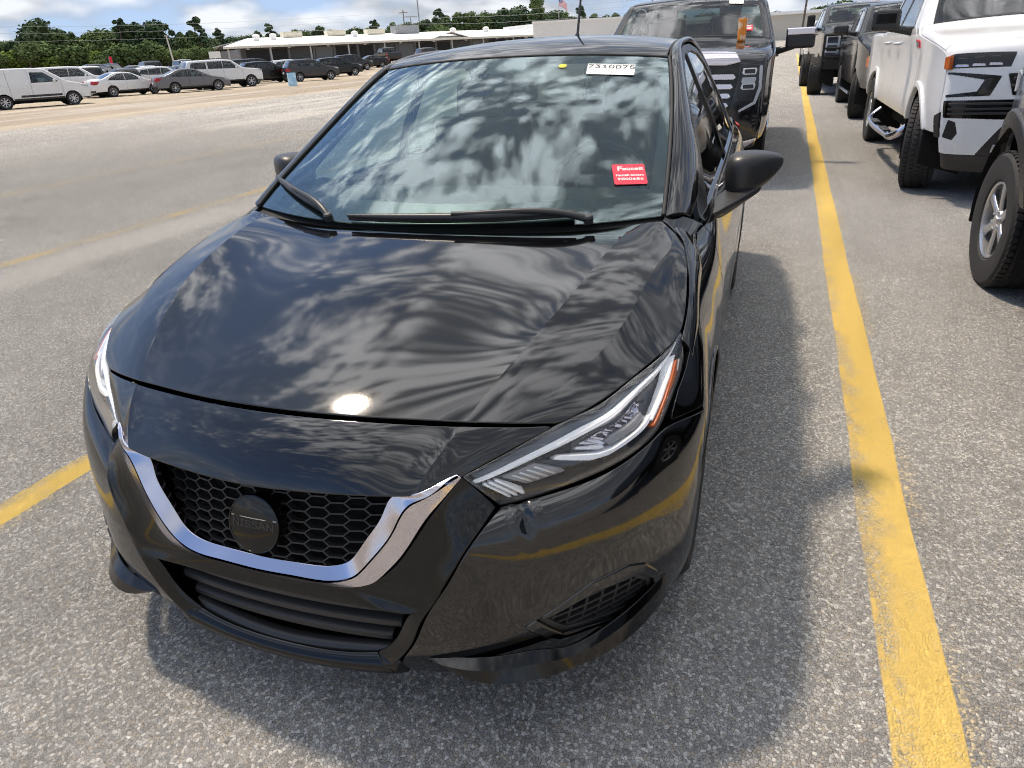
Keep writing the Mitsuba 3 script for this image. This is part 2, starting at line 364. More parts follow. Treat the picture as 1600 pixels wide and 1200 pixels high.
def asphalt_height(p, n, uv):
    f1, f2, r, g1, g2, q = stone_field(p)
    d = dr.sqrt(dr.square(p.x-0.9)+dr.square(p.y+0.9))
    near = 1-smst_(10.0, 28.0, d)
    h = (0.55+0.6*r)*smst_(0.0, 0.55, f2-f1)+0.35*smst_(0.0, 0.5, g2-g1)
    return mi.Float(h)*near
scene['asphalt'] = {'type': 'twosided', 'bsdf': {'type': 'bumpmap', 'arbitrary': mikit.proc(asphalt_height, eps=0.0009), 'scale': 0.0036,
    'bsdf': {'type': 'diffuse', 'reflectance': mikit.proc(lambda p, n, uv: asphalt_color(p))}}}
def axis_(a, b):
    t = np.linspace(-1, 1, 121); return np.unique(np.r_[np.sinh(t*6.2)/np.sinh(6.2)*2500+a])
gx, gy = np.meshgrid(axis_(0, 0), axis_(0, 0), indexing='ij'); m_ = len(gx)
gi, gj = np.meshgrid(np.arange(m_-1), np.arange(m_-1), indexing='ij'); gk = (gi*m_+gj).ravel()
gv = np.stack([gx.ravel(), gy.ravel(), rise(gx, gy).ravel()], 1)
put('ground', trimesh.Trimesh(gv, np.vstack([np.stack([gk, gk+m_, gk+m_+1], 1), np.stack([gk, gk+m_+1, gk+1], 1)]), process=False), 'asphalt', kind='structure', smooth=True,
    label='grey chip-seal asphalt of the parking lot with sandy far part')
def paint_cover(p, xc, wl, wr, worn):
    x, y = p.x-xc, p.y
    f1, f2, r, g1, g2, q = stone_field(p)
    e = 0.006*(N_(y*7, xc, 0)-0.5)+0.012*(N_(y*1.7, xc, 1.0)-0.5)
    inside = smst_(-wl-0.004, -wl+0.004, x+e)*(1-smst_(wr-0.003, wr+0.003, x+e))
    t = (x+wl)/(wl+wr)
    wear = fbm_(p.x*16, y*9, 3.0, 5)
    worn = worn*(1-0.7*smst_(1.5, 5.0, y))
    bad = worn*smst_(0.55, 0.05, t)*smst_(0.30, 0.62, wear)+0.35*worn*smst_(0.60, 0.80, wear)
    pit = 1-smst_(0.03, 0.20, f2-f1)
    keep = 1-dr.clip(bad*(0.35+1.1*smst_(0.25, 0.75, q)+0.7*pit), 0, 1)
    keep = keep*(1-0.28*pit*smst_(0.2, 0.8, q))
    spray = 0.42*smst_(0.075, 0.0, x-wr)*smst_(0.45, 0.75, r)*(x+e > wr-0.003)*smst_(0.3, 0.6, N_(y*3, 1.0, 0))
    return dr.clip(inside*keep+spray, 0, 1)
def line_paint(key, fx, wl, wr, worn, col=(0.70, 0.50, 0.15)):
    def fn(p, n, uv):
        k = paint_cover(p, fx(p.y), wl, wr, worn)
        v = 0.86+0.28*N_(p.x*5, p.y*1.5, 3.0)
        return mix_(asphalt_color(p), mi.Color3f(col)*v, k)
    scene[key] = {'type': 'twosided', 'bsdf': {'type': 'bumpmap', 'arbitrary': mikit.proc(asphalt_height, eps=0.0009), 'scale': 0.0036, 'bsdf': {'type': 'diffuse', 'reflectance': mikit.proc(fn)}}}
def line_sheet(x0, x1, y0, y1, sl):
    y = np.r_[np.linspace(y0, min(y1, y0+8), 40), np.linspace(min(y1, y0+8), y1, 40)[1:]] if y1-y0 > 8 else np.linspace(y0, y1, 20)
    a = np.stack([x0+sl*y, y, 0*y+0.004], 1); b = np.stack([x1+sl*y, y, 0*y+0.004], 1); k = len(y)
    c = a*[1, 1, 0]-[0.05, 0, 0.001]; d = b*[1, 1, 0]+[0.05, 0, -0.001]
    V = np.vstack([a, b, c, d]); i = np.arange(k-1); j = i+1
    F = np.vstack([np.stack([i, k+i, k+j], 1), np.stack([i, k+j, j], 1), np.stack([2*k+i, i, j], 1), np.stack([2*k+i, j, 2*k+j], 1), np.stack([k+i, 3*k+i, 3*k+j], 1), np.stack([k+i, 3*k+j, k+j], 1)])
    return trimesh.Trimesh(V, F, process=False)
line_paint('paint_main', lambda y: 1.395+0.0248*y, 0.076, 0.076, 0.62)
line_paint('paint_left', lambda y: -1.535+0.0248*y, 0.066, 0.066, 0.45)
put('painted_line', line_sheet(1.395-0.085, 1.395+0.155, -4, 75, 0.0248), 'paint_main', label='long worn yellow stripe on the asphalt between the two rows of vehicles', cat_='parking line', smooth=False)
put('painted_line', line_sheet(-1.535-0.075, -1.535+0.13, -4, 8, 0.0248), 'paint_left', label='yellow stripe on the asphalt at the left edge, running under the black sedan', cat_='parking line', smooth=False)
# ------------------------------------------------------------------ the black sedan (its nose at y = 0, facing the camera; x > 0 is its left side)
SED = thing('black_sedan', 'glossy black sedan nearest the camera, with a dented bumper and round dark grille badge', 'car')
def both(m): return cat([m, m.mir()])
def lerp(a, b, t): return np.asarray(a, float)*(1-t)+np.asarray(b, float)*t
def put2(name, m, bsdf, parent=SED, **k):
    """a part and its mirror image on the other side"""
    a = put(name, m, bsdf, parent, **k); b = put(name, tomesh(m).mir(), bsdf, parent); return a, b
# hood: columns centre .. inner crease .. outer crease .. side edge; rows from the front shut line to the cowl
HOOD = [
 [(0,.150,.764),(.15,.159,.7622),(.30,.186,.7570),(.375,.203,.7538),(.423,.214,.7515),(.475,.231,.748),(.51,.244,.745),(.55,.262,.741),(.592,.283,.736)],
 [(0,.250,.803),(.15,.256,.8008),(.31,.280,.7955),(.395,.292,.7935),(.452,.300,.7935),(.520,.316,.787),(.575,.330,.778),(.625,.344,.769),(.674,.361,.760)],
 [(0,.400,.848),(.16,.406,.846),(.35,.425,.842),(.445,.437,.848),(.506,.445,.857),(.590,.462,.845),(.655,.478,.833),(.710,.490,.815),(.760,.507,.799)],
 [(0,.570,.893),(.17,.576,.891),(.38,.595,.888),(.485,.606,.896),(.552,.615,.907),(.635,.632,.895),(.693,.642,.884),(.748,.648,.848),(.800,.652,.815)],
 [(0,.740,.927),(.18,.746,.925),(.41,.765,.922),(.515,.778,.931),(.580,.790,.941),(.658,.815,.932),(.717,.835,.922),(.752,.845,.901),(.785,.851,.888)],
 [(0,.860,.947),(.19,.866,.945),(.43,.895,.943),(.535,.912,.950),(.602,.925,.957),(.672,.950,.952),(.722,.970,.944),(.738,.985,.938),(.752,.995,.929)],
 [(0,.903,.951),(.19,.912,.950),(.44,.956,.949),(.545,.980,.955),(.608,.994,.961),(.655,1.008,.964),(.685,1.02,.962),(.702,1.027,.958),(.716,1.035,.953)],
 [(0,.927,.949),(.19,.937,.949),(.44,.986,.950),(.545,1.012,.956),(.606,1.028,.963),(.640,1.040,.968),(.660,1.050,.970),(.672,1.058,.970),(.684,1.066,.970)],
]
hood = Surf(HOOD, ub=(4, 6), mirror=True)
hd = put('hood', hood.piece(h=0.013, gap=0.0012, r=0.003, depth=0.03), 'black_paint', SED)
NOSE_T = [(0,.145,.759),(.15,.154,.757),(.30,.180,.7515),(.375,.197,.748),(.420,.208,.747),(.475,.226,.743),(.51,.239,.740),(.55,.257,.736),(.592,.279,.731)]
NOSE_B = [(0,.036,.642),(.12,.044,.642),(.25,.062,.644),(.31,.073,.646),(.354,.083,.648),(.378,.100,.654),(.395,.112,.658),(.413,.126,.663),(.433,.141,.669)]
def bulged(a, b, t, d): 
    p = lerp(a, b, t); n = np.array([0.12, -0.72, 0.68]); return p+d*n*4*t*(1-t)
nose = Surf([NOSE_T]+[[bulged(a, b, t, dd) for a, b, dd in zip(NOSE_T, NOSE_B, (.013,.013,.011,.009,.010,.006,.006,.005,.004))] for t in (.33, .66)]+[NOSE_B], ub=(4,), mirror=True)
put('nose_panel', nose.piece(h=0.013, gap=0.002, r=0.003, depth=0.03), 'black_paint', SED)
# chrome V around the grille
CHR = [  # outer lower edge, ridge, inner edge
 [(.437,.142,.672),(.4345,.1405,.6725),(.432,.141,.673)],
 [(.418,.123,.648),(.405,.113,.658),(.395,.1125,.6605)],
 [(.400,.107,.624),(.376,.093,.642),(.354,.090,.650)],
 [(.384,.094,.603),(.350,.080,.628),(.316,.094,.640)],
 [(.352,.078,.552),(.318,.064,.574),(.287,.080,.594)],
 [(.322,.063,.506),(.286,.049,.527),(.259,.067,.550)],
 [(.290,.049,.470),(.256,.0385,.490),(.237,.060,.517)],
 [(.264,.043,.447),(.229,.033,.463),(.214,.053,.487)],
 [(.230,.038,.4345),(.198,.027,.450),(.188,.047,.473)],
 [(.110,.029,.426),(.100,.018,.444),(.096,.038,.464)],
 [(0,.027,.424),(0,.016,.442),(0,.036,.462)]]
half = [[r[k] for r in CHR] for k in range(3)]
CHRV = [list(h)+[tuple(np.array(p)*[-1, 1, 1]) for p in h[-2::-1]] for h in half]
chrome = Surf(CHRV, vb=(1,))
put('chrome_grille_trim', chrome.piece(h=0.011, r=0.0025, depth=0.02, off=0.005), 'chrome', SED)
# glossy panel around the chrome, framing the lower mouth
PA = [(.4375,.143,.671),(.413,.119,.640),(.386,.096,.602),(.353,.079,.551),(.323,.064,.505),(.289,.049,.468),(.255,.042,.443),(.205,.037,.430),(.110,.030,.425),(0,.028,.423)]
PB = [(.502,.163,.596),(.486,.122,.574),(.468,.094,.549),(.443,.072,.505),(.418,.054,.459),(.392,.043,.415),(.360,.036,.392),(.270,.028,.388),(.140,.022,.388),(0,.020,.388)]
cp = [PA, [lerp(a, b, .5)+np.array([0, .006 if i < 7 else 0, 0]) for i, (a, b) in enumerate(zip(PA, PB))], PB]
cpan = Surf([list(r)+[tuple(np.array(p)*[-1, 1, 1]) for p in r[-2::-1]] for r in cp])
put('bumper_centre', cpan.piece(h=0.012, gap=0.001, r=0.004, depth=0.04), 'piano_black', SED)
GRV = [(.414,.055,.452),(.392,.0455,.415),(.371,.035,.383),(.346,.029,.322),(.312,.028,.265),(.285,.030,.228)]      # groove beside the mouth
INN = [(.375,.047,.420),(.358,.042,.392),(.335,.046,.372),(.306,.046,.318),(.272,.046,.268),(.240,.048,.240)]      # mouth opening edge
mf = Surf([GRV, [lerp(a, b, .5)+np.array([0,-.002,0]) for a, b in zip(GRV, INN)], INN])
put2('mouth_side_frame', mf.piece(h=0.012, r=0.003, depth=0.05), 'piano_black')
LIPT = [(0,.031,.222),(.15,.036,.228),(.240,.050,.240)]; LIPM = [(0,.009,.202),(.16,.015,.208),(.268,.028,.222)]; LIPB = [(0,.017,.180),(.17,.022,.186),(.288,.032,.202)]
lip = Surf([LIPT, LIPM, LIPB], mirror=True)
put('lower_lip', lip.piece(h=0.012, r=0.003, depth=0.05), 'piano_black', SED)
AD = Surf([[(0,.026,.179),(.17,.031,.185),(.29,.042,.200)], [(0,.06,.160),(.17,.065,.165),(.29,.08,.178)], [(0,.13,.150),(.17,.13,.153),(.30,.14,.160)]], mirror=True)
put('air_dam', AD.piece(h=0.02, r=0.003, depth=0.03), 'black_plastic', SED)
# mouth cavity and its slats
mw = [(.365,.388),(.335,.372),(.306,.318),(.250,.236),(0,.222)]
back = Polygon(mw+[(-x, z) for x, z in mw[::-1]]+[(-.36,.392),(.36,.392)][::1])
def vplane(poly, y, lean=0.0): return Surf([[(-.5,y-lean*.6,-.1),(.5,y-lean*.6,-.1)],[(-.5,y+lean*.4,.9),(.5,y+lean*.4,.9)]], tu=(-.5,.5), tv=(-.1,.9), inside=(0,2,.4)).piece(poly, h=0.1, r=0, depth=0.01)
put('mouth_back', vplane(sbox(-.42,.17,.42,.41), .115), 'dark_void', SED)
def slat(z, w, d=0.036, y0=.050, t=.021):
    x = np.linspace(-w, w, 25); y = y0+.22*x*x*1.2+0*x
    pr = np.array([(0,-.45*t),(0,.20*t),(.25*d,.5*t),(d,.5*t+.006),(d,-.5*t)])
    V = []; 
    for a, b in zip(x, y): V += [(a, b+p, z+q) for p, q in pr]
    n = len(pr); F = []
    for i in range(len(x)-1):
        for k in range(n):
            a, b, c, e = i*n+k, i*n+(k+1) % n, (i+1)*n+(k+1) % n, (i+1)*n+k; F += [(a, b, c), (a, c, e)]
    F += [(0, k+1, k) for k in range(1, n-1)]+[((len(x)-1)*n, (len(x)-1)*n+k, (len(x)-1)*n+k+1) for k in range(1, n-1)]
    m = trimesh.Trimesh(V, F, process=False); trimesh.repair.fix_normals(m); return m
for z, w in ((.352,.318),(.312,.296),(.270,.270)): put('mouth_slat', slat(z, w), 'black_plastic', SED, smooth=25)
sl = slat(.388, .345, .05, .040, .012); put('mouth_top_edge', sl, 'black_plastic', SED, smooth=25)
put('mouth_floor', tube([(-.27,.075,.228),(0,.05,.212),(.27,.075,.228)], .020, 10, 25), 'black_plastic', SED)
# honeycomb grille, leaning with the badge
def honey():
    W, Hh = .385, .17; cw, ch = .0575, .0235
    cells = []
    for r in range(-8, 9):
        for c in range(-9, 10):
            x, z = c*cw*.745, r*ch+(c % 2)*ch/2
            a = cw*.5; hx = [(x-a+.0025, z),(x-a*.48, z+ch*.5-.0016),(x+a*.48, z+ch*.5-.0016),(x+a-.0025, z),(x+a*.48, z-ch*.5+.0016),(x-a*.48, z-ch*.5+.0016)]
            cells.append(Polygon(hx))
    outl = Polygon([(-.365,.098),(.365,.098),(.225,-.105),(-.225,-.105)])
    g = outl.difference(unary_union(cells))
    m = extr(g, .016); m = m.subdivide_to_size(.05) if False else m
    v = np.array(m.vertices); X, Z, D = v[:, 0], v[:, 1], v[:, 2]
    y = .068+.33*Z+1.00*X*X*0.55+D*-1+.016; v2 = np.stack([X, y, .552+Z*.95+D*.3], 1)
    m.vertices = v2; trimesh.repair.fix_normals(m); return m
put('grille_mesh', honey(), 'black_plastic', SED, smooth=10)
put('grille_back', Surf([[(-.62,.30,.70),(0,.125,.70),(.62,.30,.70)],[(-.60,.30,.41),(0,.095,.41),(.60,.30,.41)]]).piece(h=.05, r=0, depth=.01), 'dark_void', SED)
# round badge with a smoked cover
BX = np.array([0, .036, .547]); bn = np.array([0, -1, .33]); bn /= np.linalg.norm(bn)
BA = frame(BX, (1, 0, 0), np.cross(bn, (1, 0, 0)))
bd = put('badge', xf(lathe([(0,-.03),(.062,-.03),(.0645,-.004),(.0645,.001),(.0632,.004),(.0610,.0046),(.0600,.003),(.045,.0052),(.025,.0065),(0,.007)], 64), BA), 'piano_black', SED, label='round smoked black badge on the grille')
prin('smoked_print', (0.026, 0.027, 0.029), 0.2)
txt = meshkit.text_mesh('NISSAN', .0155, .0006, bold=True); txt.vertices -= [txt.bounds[1][0]/2, .007, 0]; txt.vertices[:, 0] *= 1.28
bw = txt.copy(); bw.vertices[:, 2] += .0071-.0012*(bw.vertices[:, 0]/.04)**2
put('lettering', xf(bw, BA), 'smoked_print', bd)
bar = extr(rrect(.114, .0016, .0006), .0010); bar = bar.subdivide_to_size(.01); bar.vertices[:, 2] += .0060-.0040*(bar.vertices[:, 0]/.06)**2; bar.vertices[:, 1] += .0140
put('bar_edge', xf(bar, BA), 'satin_silver', bd)

put('bumper_backing', cpan.piece(h=.03, r=0, depth=0, off=-.030, wall=False, gap=.004), 'dark_void', SED)
put('bonnet_backing', cat([hood.piece(h=.05, r=0, depth=0, off=-.040, wall=False), nose.piece(h=.04, r=0, depth=0, off=-.030, wall=False)]), 'dark_void', SED)
# bumper corner: columns from the groove round to the wheel arch, rows from the lamp down to the bottom edge
BC = [
 [(.505,.166,.594),(.580,.212,.607),(.660,.262,.623),(.730,.316,.650),(.778,.366,.683),(.803,.410,.693),(.842,.478,.682),(.868,.540,.670)],
 [(.498,.148,.586),(.580,.184,.596),(.668,.240,.609),(.742,.302,.630),(.795,.365,.655),(.828,.425,.664),(.855,.485,.656),(.871,.538,.645)],
 [(.474,.102,.557),(.575,.155,.565),(.668,.215,.575),(.748,.286,.587),(.806,.362,.603),(.842,.425,.612),(.862,.478,.606),(.872,.528,.598)],
 [(.423,.062,.465),(.540,.112,.475),(.645,.182,.487),(.740,.268,.500),(.805,.355,.510),(.845,.425,.512),(.864,.475,.508),(.873,.522,.502)],
 [(.376,.038,.385),(.505,.085,.390),(.615,.155,.400),(.716,.250,.410),(.792,.345,.415),(.838,.420,.413),(.860,.470,.410),(.871,.520,.407)],
 [(.340,.034,.305),(.480,.070,.310),(.595,.140,.318),(.701,.240,.322),(.782,.340,.325),(.830,.418,.323),(.854,.470,.320),(.866,.522,.316)],
 [(.300,.040,.235),(.450,.078,.240),(.575,.150,.244),(.685,.250,.246),(.767,.350,.246),(.815,.428,.243),(.840,.480,.239),(.854,.532,.235)],
 [(.300,.070,.180),(.450,.105,.182),(.570,.175,.184),(.675,.275,.184),(.753,.370,.184),(.798,.445,.182),(.822,.495,.180),(.836,.545,.178)]]
BCn = np.array(BC)
# push-in of the dent just below the lamp
bcs = Surf(BC)
def z_at(i): return bcs.tv[i]
def uv_of(S, x, z, y=None):
    """(u, v) of the surface point nearest to (x, ., z)"""
    U, V = np.meshgrid(np.linspace(S.tu[0], S.tu[-1], 160), np.linspace(S.tv[0], S.tv[-1], 160)); p, _ = S.ev(U.ravel(), V.ravel())
    d = (p[:, 0]-x)**2+(p[:, 2]-z)**2+(0 if y is None else (p[:, 1]-y)**2); k = d.argmin(); return U.ravel()[k], V.ravel()[k]
def uvs(S, pts): return [uv_of(S, *p) for p in pts]
fog = Polygon([(.236,.334),(.257,.334),(.347,.314),(.455,.330),(.500,.372),(.516,.420),(.516,.452),(.49,.468),(.40,.446),(.304,.414),(.270,.374)])
fog_frame = Polygon([(.205,.342),(.25,.320),(.335,.280),(.42,.282),(.470,.305),(.512,.352),(.546,.425),(.548,.470),(.50,.492),(.40,.470),(.292,.434),(.252,.390)]).buffer(.006).buffer(-.006)
body = bcs.box.buffer(-.0025, join_style=2).difference(fog.buffer(.004))
def dented(m, c, rad, depth, ax):
    """a kicked-in dent: a sharp valley with a raised lip"""
    v = m.v-np.asarray(c); t = v @ np.asarray(ax[0]); w = v @ np.asarray(ax[1]); q = v @ np.asarray(ax[2])
    s = (np.abs(t)/rad[0])**1.25+(w/rad[1])**2+(q/.06)**2
    k = -depth*np.exp(-s*1.5)+depth*.32*np.exp(-((np.abs(t)/rad[0]-1.5)**2)*1.8-(w/(1.5*rad[1]))**2-(q/.06)**2)
    return k
bm = bcs.piece(body, h=0.0075, r=0.003, depth=0.03)
def apply_dent(m):
    ax = (np.array([.80,.55,.12]), np.array([.1,-.25,.96]), np.array([-.55,.78,.25]))
    k = dented(m, (.562,.160,.578), (.013,.022), .0095, ax)
    e = 1e-3; v2 = m.v+m.n*k[:, None]
    g = np.zeros_like(m.v)
    for a in range(3):
        mm = M(m.v+np.eye(3)[a]*e, m.f, m.n); g[:, a] = (dented(mm, (.562,.160,.578), (.013,.022), .0095, ax)-k)/e
    g -= m.n*np.einsum('ij,ij->i', g, m.n)[:, None]
    n = m.n-g; n /= np.linalg.norm(n, axis=1, keepdims=True); return M(v2, m.f, n)
put('bumper_corner', apply_dent(bm), 'black_paint', SED, label='bumper corner with a creased dent under the headlight')
put('bumper_corner', bm.mir(), 'black_paint', SED)
put2('fog_frame', bcs.piece(fog_frame.difference(fog), h=0.008, r=0.005, depth=0.03, off=.004), 'black_paint')
put2('fog_lip', bcs.piece(fog.buffer(.002).difference(fog.buffer(-.011)), h=0.008, r=0.003, depth=0.03, off=-.006), 'black_plastic')
put2('fog_pocket', bcs.piece(fog.buffer(.003), h=0.02, r=0, depth=0, off=-.030, wall=False), 'matte_black')
fu0, fv0, fu1, fv1 = fog.bounds
bars = [sbox(fu0, v-.0035, fu1, v+.0035) for v in np.linspace(fv0+.020, fv1-.012, 6)]+[sbox(u-.003, fv0, u+.003, fv1) for u in np.linspace(fu0+.04, fu1-.03, 7)]
put2('fog_grille', bcs.piece(unary_union(bars).intersection(fog), h=0.02, r=0.001, depth=0.012, off=-.012), 'black_plastic')
put2('corner_backing', bcs.piece(h=.03, r=0, depth=0, off=-.040, wall=False), 'dark_void')
# gloss blade below the recess
FG = [[(.360,.052,.268),(.430,.062,.268),(.520,.092,.270),(.590,.132,.266),(.635,.165,.252),(.700,.228,.258),(.770,.318,.282),(.818,.405,.300)],
      [(.372,.040,.262),(.445,.042,.255),(.535,.072,.252),(.602,.116,.246),(.645,.152,.236),(.708,.216,.240),(.776,.308,.262),(.822,.400,.284)],
      [(.430,.040,.240),(.490,.043,.229),(.560,.070,.223),(.618,.112,.215),(.660,.155,.208),(.718,.216,.206),(.780,.308,.214),(.820,.400,.228)],
      [(.450,.085,.226),(.500,.090,.214),(.565,.118,.206),(.620,.158,.198),(.660,.200,.192),(.712,.262,.188),(.765,.345,.190),(.800,.430,.196)]]
fgs = Surf(FG, vb=(1, 2))
put2('chin_blade', fgs.piece(h=0.012, r=0.003, depth=0.02), 'piano_black')
cc = trimesh.convex.convex_hull(np.array([(.238,.052,.242),(.262,.036,.236),(.292,.031,.232),(.290,.034,.198),(.303,.041,.238),(.303,.062,.180),(.262,.026,.220),(.245,.060,.188),(.315,.075,.215)]))
put2('lip_corner', tomesh(trimesh.smoothing.filter_taubin(cc.subdivide().subdivide(), iterations=4), 40), 'piano_black')
# headlamps: a clear lens over a dark housing with chrome strips
LT = [(.797,.650,.811),(.758,.506,.796),(.716,.424,.780),(.672,.361,.757),(.632,.318,.745),(.592,.285,.733),(.550,.243,.717),(.510,.207,.700),(.470,.170,.684),(.437,.144,.670)]
LB = [(.802,.640,.795),(.812,.560,.765),(.808,.480,.748),(.798,.418,.716),(.778,.364,.684),(.728,.312,.651),(.662,.262,.627),(.600,.222,.611),(.548,.190,.601),(.505,.167,.596)]
def bulge(a, b, t, d):
    a, b = np.asarray(a), np.asarray(b); n = np.array([.45, -.75, .5]); return lerp(a, b, t)+n*d*4*t*(1-t)*min(1, np.linalg.norm(a-b)/.08)
lens = Surf([LT]+[[bulge(a, b, t, .012) for a, b in zip(LT, LB)] for t in (.25, .5, .75)]+[LB], tu=np.linspace(0, .46, 10), tv=np.linspace(0, .12, 5))
U, V = .46, .12
def luv(*p): return Polygon([(a*U, b*V) for a, b in p])
def strip(top):
    us = np.linspace(0, 1, 24); return Polygon([(u*U, top(u)[0]*V) for u in us]+[(u*U, top(u)[1]*V) for u in us[::-1]])
for side in (1, -1):
    lp = put('headlight', (lambda m: m if side > 0 else m.mir())(lens.piece(h=0.02, r=0, depth=0, off=-.055, wall=False)), 'lamp_house', SED)
    put('lamp_tub', (lambda m: m if side > 0 else m.mir())(lens.piece(cap=False, h=.02, r=0, depth=.060, off=-.003)), 'dark_void', lp)
    q = lambda name, poly, d, dep, mtl, r=.002, h=.009: put(name, (lambda m: m if side > 0 else m.mir())(lens.piece(poly, h=h, r=r, depth=dep, off=d)), mtl, lp)
    q('housing_rim', lens.box.buffer(-.001).difference(lens.box.buffer(-.006)), -.002, .055, 'black_plastic', .001)
    q('upper_bezel', strip(lambda u: (.03, .19)).intersection(sbox(.06*U, 0, .95*U, V)), -.020, .02, 'lamp_blue', .001)
    q('light_strip', strip(lambda u: (.20, .20+.030+.145*math.sin(min(1, u*1.5+.05)*math.pi*.62)**1.2*(1-.45*u))).intersection(sbox(.015*U, 0, .985*U, V)), -.014, .03, 'lamp_white')
    q('strip_groove', strip(lambda u: (.285, .295)).intersection(sbox(.12*U, 0, .80*U, V)), -.013, .004, 'lamp_silver', .0005)
    q('outer_strip', luv((.05,.66),(.075,.63),(.17,.765),(.27,.835),(.375,.85),(.375,.895),(.27,.885),(.16,.82)), -.014, .03, 'lamp_white')
    q('amber_reflector', luv((.075,.80),(.10,.77),(.17,.85),(.27,.905),(.40,.915),(.405,.985),(.27,.985),(.15,.965)), -.010, .03, 'amber')
    q('clear_marker', luv((.05,.90),(.09,.90),(.15,.955),(.27,.978),(.27,.99),(.12,.985)), -.008, .02, 'lamp_clear')
    q('bracket', luv((.655,.47),(.69,.47),(.615,.80),(.57,.865),(.40,.875),(.345,.86),(.345,.80),(.40,.80),(.545,.795),(.58,.75)), -.018, .03, 'lamp_white')
    q('bracket_inner', luv((.595,.47),(.612,.47),(.565,.70),(.545,.72),(.545,.68)), -.022, .02, 'lamp_silver')
    q('reflector_bowl', luv((.27,.43),(.58,.45),(.55,.74),(.42,.77),(.33,.74)), -.048, .012, 'chrome')
    rgl = np.random.default_rng(11)
    for k in range(15):
        u = .285+.0185*k; w0 = rgl.uniform(-.01, .012); a0 = rgl.uniform(.42, .47); b0 = rgl.uniform(.56, .66)
        q('reflector_facet', luv((u,a0),(u+.013,a0+.01),(u+.012+w0,b0),(u-.004+w0,b0-.01)), -.026-.018*rgl.random(), .012, 'chrome' if k % 3 else 'lamp_dark2', .003)
    q('lamp_shroud', luv((.325,.64),(.40,.615),(.50,.60),(.545,.63),(.53,.755),(.42,.775),(.345,.75)), -.024, .02, 'lamp_grey', .006)
    q('signal_bezel', luv((.74,.44),(.875,.44),(.84,.88),(.695,.88)), -.034, .012, 'lamp_clear')
    for k in range(4): q('signal_rib', luv((.752+.028*k-.004,.50),(.760+.028*k,.50),(.735+.028*k,.84),(.727+.028*k-.004,.84)), -.030, .006, 'satin_silver', .0006)
    for k in range(3): q('inner_bar', luv((.895+.030*k,.40),(.908+.030*k,.40),(.880+.030*k,.96),(.866+.030*k,.96)), -.014, .02, 'lamp_white', .001)
    put('lens', (lambda m: m if side > 0 else m.mir())(lens.piece(h=0.012, r=0.003, depth=0.012, gap=.001)), 'clear_lens', lp)
# body side: u = y, v = z
YS = [.40, .47, .56, .65, .80, .95, 1.10, 1.25, 1.50, 2.0, 2.6, 3.1, 3.5, 3.9, 4.2, 4.45]
ZS = [.14, .25, .40, .55, .68, .78, .86, .92, .96, 1.10, 1.25, 1.36, 1.42]
WID = [0, 0, 0, 0, .872, .871, .869, .868, .868, .870, .870, .868, .864, .845, .800, .715]
DZ = [.050, .020, .003, 0, .004, .018, .038, .058, .080, .138, .210, .262, .296]
NEARX = {.40: (.778, .808, .824, .830, .806, .775, .735, .70), .47: (.800, .832, .849, .854, .838, .789, .745, .71), .56: (.818, .848, .864, .869, .864, .806, .755, .715), .65: (.822, .852, .867, .871, .866, .829, .774, .73)}
FRONT = {.80: (.010, .034, .074, .125, .17), .95: (.009, .028, .062, .107, .15), 1.10: (.007, .023, .050, .090, .125)}
def side_x(i, j):
    y, z, w = YS[i], ZS[j], WID[i]; d = DZ[j]
    if y in NEARX: return NEARX[y][j] if j < 8 else NEARX[y][7]-.02-(DZ[j]-DZ[8])
    if y in FRONT and z >= .68:      # the wing falls away towards the bonnet
        d = FRONT[y][min(j-4, 4)]+(d-DZ[8] if j > 8 else 0)
    if z > .9 and y < 1.5: d += .10*max(0, 1.5-y)*min(1, (z-.9)/.06)
    if z > .9 and y > 3.0: d += .05*(y-3.0)*min(1, (z-.9)/.2)
    if .30 < z < .62 and 1.2 < y < 3.0: d += .010*math.sin((z-.30)/.32*math.pi)    # scooped door bottoms
    return w-d
SP = [[(side_x(i, j), YS[i], ZS[j]) for i in range(len(YS))] for j in range(len(ZS))]
side = Surf(SP, tu=YS, tv=ZS)
def arch(cy, r, cz=.316, n=28): a = np.linspace(0, 2*np.pi, 4*n); return Polygon(np.stack([cy+r*np.cos(a), cz+r*np.sin(a)], 1))
FA, RA, RW = .865, 3.485, .343
fender = Polygon([(.632,.789),(.600,.775),(.560,.761),(.520,.752),(.480,.744),(.448,.730),(.424,.714),(.414,.700),(.478,.688),(.540,.676),(.60,.2),(1.20,.20),(1.300,.20),(1.285,.50),(1.245,.78),(1.215,.925),(1.15,.92),(1.09,.905),(1.04,.885),(.998,.868),(.925,.852),(.852,.838),(.72,.800),(.655,.785),(.620,.776)]).difference(arch(FA, RW))
put2('fender', side.piece(fender, h=0.012, gap=.0008, r=.0012, depth=.03), 'black_paint')
e0 = [(.7985,.622,.800),(.8015,.655,.8175),(.801,.72,.843),(.7865,.852,.889),(.7720,.925,.913),(.7540,.998,.931),(.7350,1.030,.945),(.7100,1.075,.958),(.7100,1.13,.962),(.738,1.205,.945)]
e2 = [(.604,.764),(.655,.785),(.72,.800),(.852,.838),(.925,.852),(.998,.868),(1.04,.885),(1.09,.905),(1.15,.92),(1.215,.925)]
e2p = [side.ev(y, z) for y, z in e2]
e1 = []
for a, (p, n) in zip(e0, e2p):
    t = np.array([0, 0, 1.0])-n[0]*n[0][2]; t /= np.linalg.norm(t); L = np.linalg.norm(np.array(a)-p[0]); e1.append((lerp(a, p[0]+t*L*.55, .5)+n[0]*.004+lerp(a, p[0], .5))/2 if False else lerp(a, p[0], .5)+(n[0]+np.array([.2, 0, .6]))*L*.085)
wing = Surf([e0, e1, [p[0] for p, n in e2p]])
